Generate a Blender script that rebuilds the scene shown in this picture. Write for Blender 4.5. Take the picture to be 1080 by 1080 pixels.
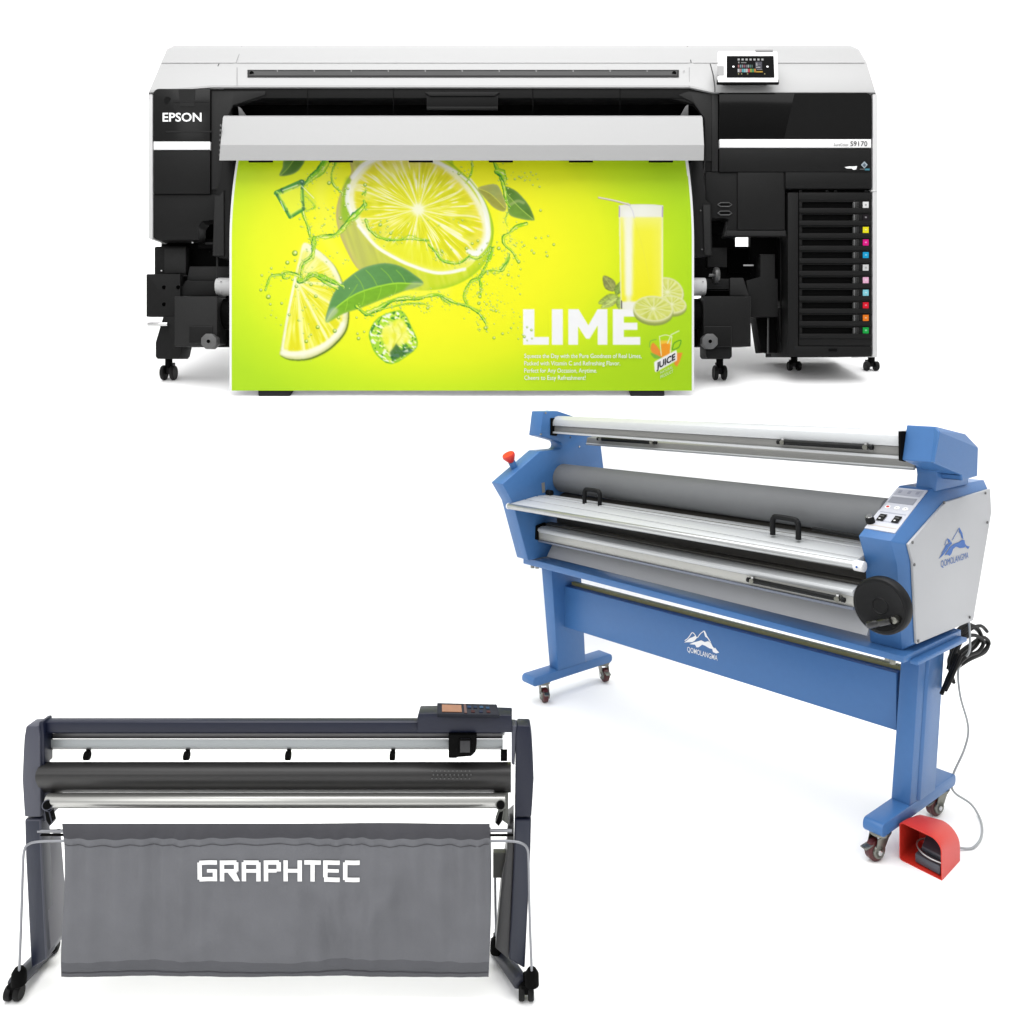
import bpy, bmesh, math, random
from mathutils import Vector, Matrix
random.seed(7)
sc = bpy.context.scene
for o in list(bpy.data.objects): bpy.data.objects.remove(o)

# ------------------------------------------------------------------ camera
F = 880.0            # focal length in pixels of the 1080 px frame
H = 1.5              # lens height above the floor, metres
cam_d = bpy.data.cameras.new("camera")
cam = bpy.data.objects.new("camera", cam_d)
sc.collection.objects.link(cam)
cam.location = (0, 0, H); cam.rotation_euler = (math.radians(90), 0, 0)
cam_d.sensor_fit = 'HORIZONTAL'; cam_d.sensor_width = 36.0
cam_d.lens = F / 1080 * 36.0
cam_d.shift_x = 0.0; cam_d.shift_y = -155.0 / 1080
cam_d.clip_start = 0.05; cam_d.clip_end = 200
sc.camera = cam

# ------------------------------------------------------------------ world: a bright white studio
w = bpy.data.worlds.new("World"); sc.world = w; w.use_nodes = True
nt = w.node_tree; nt.nodes.clear()
out = nt.nodes.new('ShaderNodeOutputWorld'); bg = nt.nodes.new('ShaderNodeBackground')
tc = nt.nodes.new('ShaderNodeTexCoord'); sep = nt.nodes.new('ShaderNodeSeparateXYZ')
rmp = nt.nodes.new('ShaderNodeValToRGB')
nt.links.new(tc.outputs['Generated'], sep.inputs[0]); nt.links.new(sep.outputs['Z'], rmp.inputs[0])
rmp.color_ramp.elements[0].position = 0.0; rmp.color_ramp.elements[0].color = (.42, .42, .42, 1)
rmp.color_ramp.elements[1].position = 0.9; rmp.color_ramp.elements[1].color = (1, 1, 1, 1)
e = rmp.color_ramp.elements.new(0.35); e.color = (.62, .62, .62, 1)
nt.links.new(rmp.outputs[0], bg.inputs[0]); bg.inputs[1].default_value = 1.25
nt.links.new(bg.outputs[0], out.inputs[0])

def area(name, loc, target, size, power):
    d = bpy.data.lights.new(name, 'AREA'); d.shape = 'RECTANGLE'; d.size, d.size_y = size; d.energy = power
    o = bpy.data.objects.new(name, d); sc.collection.objects.link(o); o.location = loc
    o.rotation_euler = (Vector(target) - Vector(loc)).to_track_quat('-Z', 'Y').to_euler()
    return o
area("softbox_overhead", (0, 2.2, 6.5), (0, 3.2, 0), (7, 6), 380)
area("softbox_backdrop", (0, 4.2, 6.3), (0, 7.2, 2.6), (9, 2), 60)
area("softbox_key", (-3.2, -2.2, 3.6), (0.2, 3.5, 1.2), (3, 3), 60)

sc.view_settings.view_transform = 'Standard'; sc.view_settings.look = 'None'
sc.view_settings.exposure = 0.2; sc.view_settings.gamma = 1.0; sc.view_settings.use_curve_mapping = False
sc.render.engine = 'CYCLES'
sc.cycles.max_bounces = 8; sc.cycles.diffuse_bounces = 4; sc.cycles.glossy_bounces = 4
sc.cycles.use_denoising = True

# ------------------------------------------------------------------ materials
ALB = 0.60
def lin(v):
    v /= 255.0
    return v / 12.92 if v <= .04045 else ((v + .055) / 1.055) ** 2.4
MATS = {}
def mat(name, rgb, rough=.5, metal=0, alb=None, spec=.5, var=.05, bump=0.0, scale=30, coat=0, aniso=0, stretch=None):
    if name in MATS: return MATS[name]
    m = bpy.data.materials.new(name); m.use_nodes = True; n = m.node_tree.nodes; l = m.node_tree.links
    b = n['Principled BSDF']
    a = ALB if alb is None else alb
    if name != 'white_studio_paper': a *= .87
    col = tuple(min(.95, lin(x) * a) for x in rgb)
    b.inputs['Roughness'].default_value = rough; b.inputs['Metallic'].default_value = metal
    b.inputs['Specular IOR Level'].default_value = spec
    if coat: b.inputs['Coat Weight'].default_value = coat; b.inputs['Coat Roughness'].default_value = .05
    t = n.new('ShaderNodeTexCoord'); nz = n.new('ShaderNodeTexNoise'); nz.inputs['Scale'].default_value = scale
    nz.inputs['Detail'].default_value = 4
    src = t.outputs['Object']
    if stretch:
        mp = n.new('ShaderNodeMapping'); mp.inputs['Scale'].default_value = stretch; l.new(src, mp.inputs[0]); src = mp.outputs[0]
    l.new(src, nz.inputs['Vector'])
    mx = n.new('ShaderNodeMix'); mx.data_type = 'RGBA'
    mx.inputs['A'].default_value = (*[x * (1 - var) for x in col], 1)
    mx.inputs['B'].default_value = (*[min(1, x * (1 + var)) for x in col], 1)
    l.new(nz.outputs['Fac'], mx.inputs['Factor']); l.new(mx.outputs['Result'], b.inputs['Base Color'])
    if bump:
        bp = n.new('ShaderNodeBump'); bp.inputs['Strength'].default_value = bump; bp.inputs['Distance'].default_value = .002
        n2 = n.new('ShaderNodeTexNoise'); n2.inputs['Scale'].default_value = scale * 12; l.new(src, n2.inputs['Vector'])
        l.new(n2.outputs['Fac'], bp.inputs['Height']); l.new(bp.outputs[0], b.inputs['Normal'])
    MATS[name] = m
    return m
def flat(name, rgb, rough=.55): return mat(name, rgb, rough=rough, var=.03, spec=.15, alb=.68)

# ------------------------------------------------------------------ geometry helpers
def P(u, v, Y):
    """place in the world seen at (u, v) when it stands Y metres in front of the lens"""
    return Vector(((u - 540) * Y / F, Y, H - (v - 385) * Y / F))

def crom(pts, n=6, closed=False):
    pts = [Vector(p) for p in pts]; out = []; N = len(pts)
    rng = range(N) if closed else range(N - 1)
    for i in rng:
        p0 = pts[(i - 1) % N] if closed or i > 0 else pts[0]
        p1 = pts[i]; p2 = pts[(i + 1) % N]
        p3 = pts[(i + 2) % N] if closed or i + 2 < N else pts[-1]
        for k in range(n):
            t = k / n
            out.append(.5 * ((2 * p1) + (-p0 + p2) * t + (2 * p0 - 5 * p1 + 4 * p2 - p3) * t * t + (-p0 + 3 * p1 - 3 * p2 + p3) * t ** 3))
    if not closed: out.append(pts[-1])
    return out

class MB:
    def __init__(self): self.v = []; self.f = []; self.m = []; self.mats = []
    def mi(self, m):
        if m not in self.mats: self.mats.append(m)
        return self.mats.index(m)
    def face(self, pts, m):
        i = len(self.v); self.v += [Vector(p) for p in pts]; self.f.append(list(range(i, i + len(pts)))); self.m.append(self.mi(m))
    def loft(self, A, B, m, caps=True, closed=True):
        """ring A to ring B (same count)"""
        i = len(self.v); n = len(A); self.v += [Vector(p) for p in A] + [Vector(p) for p in B]; k = self.mi(m)
        for j in range(n if closed else n - 1):
            a, b_ = j, (j + 1) % n
            self.f.append([i + a, i + b_, i + n + b_, i + n + a]); self.m.append(k)
        if caps and closed:
            self.f.append([i + j for j in reversed(range(n))]); self.m.append(k)
            self.f.append([i + n + j for j in range(n)]); self.m.append(k)
    def rings(self, R, m, caps=True, closed=True):
        i = len(self.v); n = len(R[0]); k = self.mi(m)
        for r in R: self.v += [Vector(p) for p in r]
        for q in range(len(R) - 1):
            for j in range(n if closed else n - 1):
                a, b_ = j, (j + 1) % n; o = i + q * n
                self.f.append([o + a, o + b_, o + n + b_, o + n + a]); self.m.append(k)
        if caps and closed:
            self.f.append([i + j for j in reversed(range(n))]); self.m.append(k)
            o = i + (len(R) - 1) * n; self.f.append([o + j for j in range(n)]); self.m.append(k)
    def prism(self, pts, vec, m):
        vec = Vector(vec); self.loft(pts, [Vector(p) + vec for p in pts], m)
    def box(self, x0, x1, y0, y1, z0, z1, m):
        self.prism([(x0, y0, z0), (x1, y0, z0), (x1, y0, z1), (x0, y0, z1)], (0, y1 - y0, 0), m)
    def pbox(self, u0, v0, u1, v1, Y, d, m, Yb=None):
        a = P(u0, v1, Y); b_ = P(u1, v0, Y); self.box(a.x, b_.x, Y, Y + d, a.z, b_.z, m)
    def ppoly(self, uv, Y, d, m):
        self.prism([P(u, v, Y) for u, v in uv], (0, d, 0), m)
    def cyl(self, a, b_, r, m, n=24, r2=None, caps=True):
        a = Vector(a); b_ = Vector(b_); ax = (b_ - a).normalized(); q = ax.orthogonal().normalized(); w_ = ax.cross(q)
        r2 = r if r2 is None else r2
        R = lambda c, rr: [c + rr * (math.cos(2 * math.pi * k / n) * q + math.sin(2 * math.pi * k / n) * w_) for k in range(n)]
        self.loft(R(a, r), R(b_, r2), m, caps)
    def lathe(self, a, ax, prof, m, n=28):
        a = Vector(a); ax = Vector(ax).normalized(); q = ax.orthogonal().normalized(); w_ = ax.cross(q)
        self.rings([[a + ax * h + r * (math.cos(2 * math.pi * k / n) * q + math.sin(2 * math.pi * k / n) * w_) for k in range(n)] for h, r in prof], m)
    def tube(self, pts, r, m, n=8, smooth=6):
        P_ = crom(pts, smooth) if smooth else [Vector(p) for p in pts]
        R = []; prev = None
        for i, p in enumerate(P_):
            t = (P_[min(i + 1, len(P_) - 1)] - P_[max(i - 1, 0)]).normalized()
            q = t.orthogonal().normalized() if prev is None else (prev - t * prev.dot(t)).normalized()
            prev = q; w_ = t.cross(q)
            R.append([p + r * (math.cos(2 * math.pi * k / n) * q + math.sin(2 * math.pi * k / n) * w_) for k in range(n)])
        self.rings(R, m)
    def build_each(self, name, parent=None, **k):
        par = list(range(len(self.v)))
        def find(i):
            while par[i] != i: par[i] = par[par[i]]; i = par[i]
            return i
        for f in self.f:
            for j in f[1:]: par[find(j)] = find(f[0])
        groups = {}
        for f, m in zip(self.f, self.m): groups.setdefault(find(f[0]), []).append((f, m))
        for g in groups.values():
            b = MB(); b.mats = self.mats; idx = {}
            for f, m in g:
                nf = []
                for j in f:
                    if j not in idx: idx[j] = len(b.v); b.v.append(self.v[j])
                    nf.append(idx[j])
                b.f.append(nf); b.m.append(m)
            b.mats = [self.mats[m] for m in sorted(set(b.m))]; mp = {m: i for i, m in enumerate(sorted(set(b.m)))}; b.m = [mp[m] for m in b.m]
            b.build(name, parent, **k)
    def build(self, name, parent=None, bevel=0, smooth=35, seg=2, offset=None):
        loc = Vector((0, 0, 0))
        if parent is not None:
            loc = ROOTLOC[parent.name] if parent.name in ROOTLOC else Vector((0, 0, 0))
        me = bpy.data.meshes.new(name)
        me.from_pydata([tuple(p - loc) for p in self.v], [], self.f)
        for m in self.mats: me.materials.append(m)
        me.polygons.foreach_set('material_index', self.m)
        bm = bmesh.new(); bm.from_mesh(me)
        bmesh.ops.remove_doubles(bm, verts=bm.verts, dist=1e-5) if bevel else None
        bmesh.ops.recalc_face_normals(bm, faces=bm.faces)
        if bevel:
            ed = [e for e in bm.edges if len(e.link_faces) == 2 and e.calc_face_angle(0) > math.radians(28)]
            bmesh.ops.bevel(bm, geom=ed, offset=bevel, segments=seg, profile=.5, affect='EDGES', clamp_overlap=True)
        bm.to_mesh(me); bm.free()
        me.polygons.foreach_set('use_smooth', [True] * len(me.polygons))
        me.set_sharp_from_angle(angle=math.radians(smooth))
        o = bpy.data.objects.new(name, me); sc.collection.objects.link(o)
        if parent is not None: o.parent = parent; ROOTLOC[o.name] = loc
        else: ROOTLOC[o.name] = Vector((0, 0, 0))
        return o
ROOTLOC = {}
def thing(name, label, cat, loc, group=None):
    o = bpy.data.objects.new(name, None); sc.collection.objects.link(o); o.empty_display_size = .1
    o.location = loc; o['label'] = label; o['category'] = cat
    if group: o['group'] = group
    ROOTLOC[o.name] = Vector(loc)
    return o
def tag(o, label, cat):
    o['label'] = label; o['category'] = cat; return o
FONT = {}
def text(mb, s, org, ux, uy, h, m, width=None, bold=0.0, shear=0.0, spacing=1.0):
    """flat lettering: org = left end of the baseline, ux/uy unit directions, h = capital height"""
    cu = bpy.data.curves.new('lettering', 'FONT'); cu.body = s; cu.size = 1; cu.offset = bold; cu.shear = shear
    cu.space_character = spacing; cu.fill_mode = 'FRONT'; cu.resolution_u = 3
    ob = bpy.data.objects.new('lettering', cu); sc.collection.objects.link(ob)
    dg = bpy.context.evaluated_depsgraph_get(); me = bpy.data.meshes.new_from_object(ob.evaluated_get(dg))
    xs = [v.co.x for v in me.vertices]; 
    x0 = min(xs); x1 = max(xs); k = h / .70
    kx = k if width is None else width / (x1 - x0)
    org = Vector(org); ux = Vector(ux).normalized(); uy = Vector(uy).normalized()
    i = len(mb.v); mb.v += [org + ux * (v.co.x - x0) * kx + uy * v.co.y * k for v in me.vertices]
    mi = mb.mi(m)
    for p in me.polygons: mb.f.append([i + j for j in p.vertices]); mb.m.append(mi)
    bpy.data.objects.remove(ob); bpy.data.curves.remove(cu); bpy.data.meshes.remove(me)

# ------------------------------------------------------------------ palette
M_white = mat('white_plastic', (222, 222, 222), .45, alb=.43, var=.015, bump=.05, scale=60)
M_side = mat('white_side_plastic', (230, 230, 230), .4, alb=.67, var=.015)
M_silver = mat('silver_painted_steel', (214, 214, 214), .45, alb=.52, var=.015, bump=.04, scale=60)
M_black = mat('black_plastic', (27, 27, 27), .55, var=.08, bump=.15, scale=60, spec=.14)
M_black2 = mat('charcoal_plastic', (42, 42, 42), .55, var=.08, bump=.15, scale=60, spec=.18)
M_black3 = mat('deep_black_plastic', (14, 14, 14), .7, var=.08, spec=.05)
M_gloss = mat('gloss_black_panel', (12, 12, 12), .12, var=.05, spec=.12)
M_smoke = mat('smoked_panel', (34, 34, 34), .2, var=.15, spec=.15, scale=8)
M_stripe = mat('white_stripe', (250, 250, 250), .4, alb=.85, var=.01)
M_seam = mat('seam_shadow_gap', (70, 70, 70), .7, var=.02, spec=.1)
M_seam2 = mat('soft_seam', (190, 190, 190), .7, alb=.45, var=.02, spec=.1)
M_chrome = mat('chrome', (215, 215, 215), .22, 1, alb=.8, var=.03)
M_steel = mat('zinc_steel', (150, 150, 142), .35, 1, alb=.7, var=.12, scale=40)
M_text = mat('white_lettering', (250, 250, 250), .5, alb=.9, var=.01)
M_dark = mat('dark_lettering', (35, 30, 32), .5, var=.01)
M_knob = mat('grey_knob', (105, 105, 105), .45, var=.06)
M_tyre = mat('caster_rubber', (22, 22, 22), .6, var=.1, spec=.2)

# ------------------------------------------------------------------ the white studio sweep
prof = [(-7, 0), (-2, 0), (3.0, 0), (3.9, 0), (4.08, .0), (4.14, .05), (4.19, .22), (4.23, .55), (4.27, .95), (4.31, 1.2), (4.37, 1.287), (4.49, 1.3316), (4.72, 1.414), (4.93, 1.4665),
        (5.4, 1.585), (5.9, 1.71), (6.5, 1.93), (7.0, 2.3), (7.3, 2.9), (7.42, 4), (7.45, 6), (7.45, 9)]
pr = [(p.x, p.y) for p in crom([(a_, b_, 0) for a_, b_ in prof], 5)]
def floor_z(Y):
    for (a_, z0), (b_, z1) in zip(pr, pr[1:]):
        if a_ <= Y <= b_ and b_ > a_: return z0 + (z1 - z0) * (Y - a_) / (b_ - a_)
    return 0
M_floor = mat('white_studio_paper', (255, 255, 255), .9, alb=.92, var=.004, spec=.0)
mb = MB(); xs = [-9, -4, 0, 4, 9]
mb.rings([[(x, y, z) for y, z in pr] for x in xs], M_floor, caps=False, closed=False)
fl = mb.build('ground', smooth=180); fl['kind'] = 'structure'; fl['label'] = 'seamless white studio sweep under and behind the machines'
# ================================================================== 1. THE WIDE PRINTER
YF = 4.60
pr_root = thing('wide_format_printer', 'large black and white roll printer, widest machine, feeding out the lime banner', 'printer', (0, 4.9, floor_z(4.9)))
# --- body core
mb = MB()
mb.pbox(164, 100, 920, 178, 4.86, .55, M_black3)
mb.pbox(172, 178, 240, 262, 4.86, .4, M_black3)
mb.pbox(745, 178, 826, 244, 4.80, .06, M_black3)
mb.build('body', pr_root, .004)
# --- top cover (lofted rows)
rowsv = [(104, 4.640), (97.5, 4.600), (92, 4.604), (66, 4.76), (52, 4.93), (48, 5.02), (50, 5.2), (70, 5.42), (110, 5.42)]
def edge_u(v, left):
    tabL = [(48, 184), (50, 178), (53, 175), (60, 172), (66, 170), (88, 160.7), (92, 159), (97.5, 157), (104, 156.6), (120, 156.5)]
    tabR = [(48, 897), (50, 903), (53, 907), (60, 911), (66, 914), (92, 921.5), (97.5, 923.5), (104, 925), (120, 925.5)]
    t = tabL if left else tabR
    for (a_, b_), (c_, d_) in zip(t, t[1:]):
        if a_ <= v <= c_: return b_ + (d_ - b_) * (v - a_) / (c_ - a_)
    return t[0][1] if v < t[0][0] else t[-1][1]
TYc = [(48, 5.02), (52, 4.93), (66, 4.76), (90, 4.604), (97.5, 4.60)]; TYs = [(48, 5.02), (52, 4.93), (66, 4.76), (95.5, 4.602), (97.5, 4.60)]
def topY(v, u=0):
    TY = TYc if 240 < u < 735 else TYs
    t = TY
    for (a_, b_), (c_, d_) in zip(t, t[1:]):
        if a_ <= v <= c_: return b_ + (d_ - b_) * (v - a_) / (c_ - a_)
    return 5.02
def T(u, v, lift=.006): 
    p = P(u, v, topY(v, u)); return p + (Vector((0, 0, H)) - p).normalized() * lift
mb = MB()
us_ = [224, 249, 727, 752]
def toprow(v, Y, front=False):
    if front:
        fv = {0: v, 1: min(v, 92.5), 2: min(v, 91.5), 3: min(v, 91.5)}
    L_ = edge_u(v, True); R_ = edge_u(v, False)
    out = [P(L_, v, Y)]
    for u in us_:
        vv = v
        if front: vv = v - (5.5 if u in (249, 727) else (5.5 if u == 224 else 0))
        out.append(P(u, vv, Y))
    out.append(P(R_, v, Y)); return out
R = [toprow(104, 4.66, True), toprow(97.5, 4.600, True), toprow(95.5, 4.603, True), toprow(66, 4.76), toprow(52, 4.93), toprow(48, 5.02)]
R += [[Vector((p.x, 5.3, p.z - .03)) for p in R[-1]], [Vector((p.x, 5.45, p.z - .4)) for p in R[3]]]
mb.rings(R, M_white, caps=False, closed=False)
for side in (0, -1):
    mb.face([r[side] for r in R], M_white)
mb.face(R[0] + R[-1][::-1], M_black3)
top = mb.build('top_cover', pr_root, 0, smooth=22)
mb = MB()
def tstrip(pts, w_, m, lift=.006):
    """flat line lying on the sloping cover"""
    for (a_, b_), (c_, d_) in zip(pts, pts[1:]):
        mb.face([T(a_ - w_ / 2, b_, lift), T(a_ + w_ / 2, b_, lift), T(c_ + w_ / 2, d_, lift), T(c_ - w_ / 2, d_, lift)], m)
tstrip([(231, 67), (228, 74), (225, 84), (224, 91)], 1.0, M_seam)
tstrip([(255, 48.5), (252, 58), (249, 66)], .8, M_seam2)
tstrip([(250, 71), (250, 90)], .6, M_seam2)
tstrip([(725, 48.5), (729, 66)], .9, M_seam)
tstrip([(749, 67), (752, 78), (754, 92), (754, 97)], 1.0, M_seam)
tstrip([(727, 71), (727, 91)], .6, M_seam2)
for u0, u1 in ((170, 248), (250, 728), (731, 912)):
    mb.face([T(u0, 65.4), T(u1, 65.4), T(u1, 66.2), T(u0, 66.2)], mat('cover_crease', (240, 240, 240), .5, alb=.42))
mb.build('seam', top)
mb = MB()
M_slot = mat('dark_slot', (30, 30, 30), .5, var=.1, spec=.1)
mb.loft([T(261, 73.6, .009), T(716, 73.6, .009), T(716, 81.3, .009), T(261, 81.3, .009)], [T(261, 73.6, -.01), T(716, 73.6, -.01), T(716, 81.3, -.01), T(261, 81.3, -.01)], M_slot)
mb.face([T(263, 75, .011), T(714, 75, .011), T(714, 79.6, .011), T(263, 79.6, .011)], mat('grey_slot', (88, 88, 88), .5, alb=.5, var=.2, scale=3, spec=.1))
for k in range(12):
    u = 292 + k * 39; mb.face([T(u, 74, .013), T(u + 1, 74, .013), T(u + 1, 75.6, .013), T(u, 75.6, .013)], M_seam2)
for u in (265.5, 711): mb.cyl(T(u, 77.2, .006), T(u, 77.2, .018), .012, M_black3, 12)
mb.build('vent_slot', top)
# --- side walls
for n_, a_, b_, v1 in (('side_wall', 156.5, 161, 252), ('side_wall', 920.5, 925.5, 376.6)):
    mb = MB(); mb.pbox(a_, 99, b_, v1, 4.605, .8 if a_ < 900 else .3, M_side)
    if a_ > 900: mb.pbox(919, 200.5, 926.2, 202.0, 4.602, .02, M_knob)
    mb.build(n_, pr_root, .006)
# --- left front cover
def rpoly(u0, v0, u1, v1, r, corners='tl'):
    out = []
    def arc(cx, cy, a0, a1):
        for k in range(6):
            a = math.radians(a0 + (a1 - a0) * k / 5); out.append((cx + r * math.cos(a), cy + r * math.sin(a)))
    if 'tl' in corners: arc(u0 + r, v0 + r, 180, 270)
    else: out.append((u0, v0))
    if 'tr' in corners: arc(u1 - r, v0 + r, 270, 360)
    else: out.append((u1, v0))
    if 'br' in corners: arc(u1 - r, v1 - r, 0, 90)
    else: out.append((u1, v1))
    if 'bl' in corners: arc(u0 + r, v1 - r, 90, 180)
    else: out.append((u0, v1))
    return out
mb = MB(); mb.ppoly(rpoly(161.5, 93.5, 221.5, 149, 6, 'tl'), 4.598, .1, M_smoke)
lc = mb.build('front_cover', pr_root, .003); lc['label'] = 'smoked black cover with brand lettering'
mb = MB()
mb.cyl(P(177, 106, 4.597), P(177, 106, 4.594), .02, mat('smoke_shape', (24, 24, 24), .3, spec=.1), 20)
mb.ppoly([(188, 94), (206, 94), (205, 112), (190, 112)], 4.5965, .002, mat('smoke_shape2', (44, 44, 44), .3, spec=.1))
mb.ppoly([(182, 106), (220, 106), (220, 107.5), (182, 107.5)], 4.5955, .001, MATS['smoke_shape2'])
mb.ppoly([(175, 138), (223, 138), (223, 139.5), (175, 139.5)], 4.5955, .001, MATS['smoke_shape2'])
mb.build_each('inner_shape', lc)
mb = MB(); text(mb, 'EPSON', P(171.5, 128, 4.592), (1, 0, 0), (0, 0, 1), 9.0 * 4.6 / F, M_text, width=41 * 4.6 / F, bold=.018)
mb.build('brand_lettering', lc)
mb = MB(); mb.pbox(162, 149.3, 221.5, 157.8, 4.597, .1, M_stripe); mb.build('white_stripe', pr_root, .001)
mb = MB(); mb.pbox(162, 158.2, 221.5, 204.5, 4.60, .1, M_black)
mb.ppoly([(161.5, 205), (228.5, 205), (228.5, 232), (222, 232), (213, 233.5), (209, 240), (209, 253), (165, 253), (161.5, 250)], 4.61, .12, M_black)
mb.build('lower_panel', pr_root, .003)
# --- recess surround
mb = MB()
mb.ppoly([(222.5, 94), (727, 94), (753, 97.5), (757, 98), (757, 181), (744, 181), (744, 125), (733, 110), (705, 103), (280, 103), (244, 112), (243, 205), (222.5, 205)], 4.615, .04, M_black)
mb.ppoly([(223, 96), (247, 96), (280, 96), (280, 100), (246, 111), (238, 128), (236, 200), (223, 200)], 4.608, .01, M_black2)
mb.ppoly([(727, 96), (752, 99.5), (752, 170), (744, 170), (743, 125), (731, 108), (715, 100)], 4.608, .01, M_black2)
mb.pbox(750.5, 99, 757.5, 181, 4.606, .02, M_black2)
mb.build('recess_frame', pr_root, .002)
mb = MB()
mb.pbox(243, 92.3, 746, 130, 4.80, .05, M_black3)
mb.pbox(236, 92.5, 733, 103.5, 4.612, .12, M_black)
for u in (324.5, 415, 562, 654): mb.pbox(u - .4, 93, u + .4, 121, 4.6105, .002, M_black3)
mb.build('platen_cover', pr_root, .001)
mb = MB()
mb.ppoly([(448, 97), (527, 97), (522, 101), (453, 101)], 4.60, .03, M_black2)
mb.pbox(450, 101, 525, 115, 4.607, .03, mat('handle_recess', (22, 22, 22), .5, spec=.1))
mb.pbox(450, 112.5, 525, 115.5, 4.60, .02, M_black)
mb.build('lid_handle', pr_root, .002)
for uv in ([(251, 112), (254, 114), (260, 123), (252, 123)], [(723, 112), (726, 110), (726, 123), (717, 123)]):
    mb = MB(); mb.ppoly(uv, 4.60, .02, M_knob); mb.build('recess_bracket', pr_root, .002)
# --- the silver dryer cover
mb = MB()
secs = []
for (u1, u2, u3, u4) in ((235, 232.5, 231.2, 236), (741, 742.6, 742.2, 740)):
    secs.append([P(u1, 124, 4.43), P(u2, 153, 4.38), P(u3, 169.3, 4.388), P(u4, 169.0, 4.54), P(u4, 122, 4.56)])
mb.loft(secs[0], secs[1], M_silver)
dc = mb.build('dryer_cover', pr_root, .0015, smooth=6, seg=1)
mb = MB()
for u in (262, 346.5, 431, 515.5, 600, 684.5): mb.pbox(u, 168.8, u + 25.5, 170.9, 4.43, .012, M_black3)
mb.build_each('clip', dc, bevel=.001)
mb = MB()
for k in range(7):
    mb.pbox(232.0 - .2 * k, 131 + k * 5.2, 233.2 - .2 * k, 133 + k * 5.2, 4.385 + .004 * k, .012, M_knob)
mb.build_each('end_tooth', dc)
# --- media side guides beside the banner
mb = MB()
mb.ppoly([(234, 170), (247, 170), (243.5, 240), (243, 272), (231, 272), (226, 258), (227, 205), (232, 190)], 4.575, .06, M_black)
mb.ppoly([(226, 206), (231.5, 206), (236, 200), (236.5, 270), (224, 270)], 4.565, .03, M_black2)
mb.build('side_guide', pr_root, .003)
mb = MB()
mb.ppoly([(729, 170), (741, 170), (744, 210), (750, 216), (751, 270), (733, 271), (731.5, 230)], 4.575, .06, M_black)
mb.ppoly([(741.5, 216), (749, 216), (750, 269), (743, 269)], 4.566, .02, M_black2)
for uv in ((739, 222), (740.5, 263)): mb.cyl(P(*uv, 4.565), P(*uv, 4.56), .006, M_knob, 10)
mb.build('side_guide', pr_root, .003)
# --- right front cover
mb = MB(); mb.ppoly(rpoly(758.5, 98, 919.5, 146.2, 6, 'tr'), 4.598, .1, M_gloss)
rc = mb.build('front_cover', pr_root, .003); rc['label'] = 'glossy black cover over the ink side'
mb = MB(); mb.ppoly([(838, 98.6), (913, 98.6), (918.3, 104), (918.3, 145.8), (827, 145.8)], 4.5965, .003, mat('painted_reflection', (24, 24, 24), .25, spec=.12)); mb.build('reflection_patch', rc)  # paler slanted patch: a reflection painted onto the gloss black cover
mb = MB(); mb.pbox(759, 146.8, 918.7, 155.6, 4.597, .1, M_stripe)
ws = mb.build('white_stripe', pr_root, .001)
mb = MB(); text(mb, 'S9170', P(897, 154.0, 4.594), (1, 0, 0), (0, 0, 1), 5.2 * 4.6 / F, M_dark, width=17.8 * 4.6 / F, bold=.005)
text(mb, 'SureColor', P(879.5, 154.0, 4.594), (1, 0, 0), (0, 0, 1), 3.0 * 4.6 / F, mat('grey_lettering', (125, 125, 125), .5), width=15.5 * 4.6 / F)
mb.build('model_lettering', ws)
mb = MB(); mb.pbox(758.5, 156.2, 919, 181.2, 4.60, .12, M_black); bp_ = mb.build('lower_panel', pr_root, .003)
mb = MB()
mb.ppoly([(911.7, 170.2), (915.2, 173.8), (911.7, 177.6), (908.2, 173.8)], 4.596, .003, mat('badge_silver', (190, 205, 215), .4))
mb.ppoly([(911.7, 172), (913.6, 174), (911.7, 176), (909.8, 174)], 4.594, .001, mat('badge_grey', (95, 110, 125), .4))
mb.pbox(912.3, 177.8, 917.2, 179.6, 4.597, .003, mat('badge_blue', (60, 140, 160), .4))
mb.pbox(907, 178.0, 912, 178.8, 4.597, .003, M_knob)
mb.ppoly([(891, 176.2), (896, 175.4), (899, 175.6), (904, 175.2), (903, 178.6), (900, 179), (898.5, 177.6), (893, 177.6)], 4.597, .003, M_text)
mb.build('badge', bp_)
# --- control screen
mb = MB()
A = [P(757.4, 53.6, 4.64), P(820, 53.6, 4.64), P(821.4, 86.3, 4.545), P(757.0, 86.3, 4.545)]
def quadpt(Q, s, t, lift=0):
    a_ = Q[0].lerp(Q[1], s); b_ = Q[3].lerp(Q[2], s); p = a_.lerp(b_, t)
    n_ = (Q[1] - Q[0]).cross(Q[3] - Q[0]).normalized()
    if n_.y > 0: n_ = -n_
    return p + n_ * lift
def slab(mb, Q, s0, t0, s1, t1, lift, th, m):
    a_ = [quadpt(Q, s, t, lift) for s, t in ((s0, t0), (s1, t0), (s1, t1), (s0, t1))]
    b_ = [quadpt(Q, s, t, lift - th) for s, t in ((s0, t0), (s1, t0), (s1, t1), (s0, t1))]
    mb.loft(a_, b_, m)
slab(mb, A, 0, 0, 1, 1, 0, .014, M_stripe)
scr = mb.build('control_screen', pr_root, .008)
mb = MB(); slab(mb, A, -.010, .90, 1.010, 1.04, -.004, .012, M_black3)
slab(mb, A, .12, .05, .88, .8, -.014, .06, M_white); mb.build('stand', scr, .004)
mb = MB(); slab(mb, A, .145, .175, .93, .87, .002, .006, mat('screen_glass', (3, 3, 4), .35, var=.01, spec=.02))
g_ = mb.build('display', scr)
mb = MB()
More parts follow.
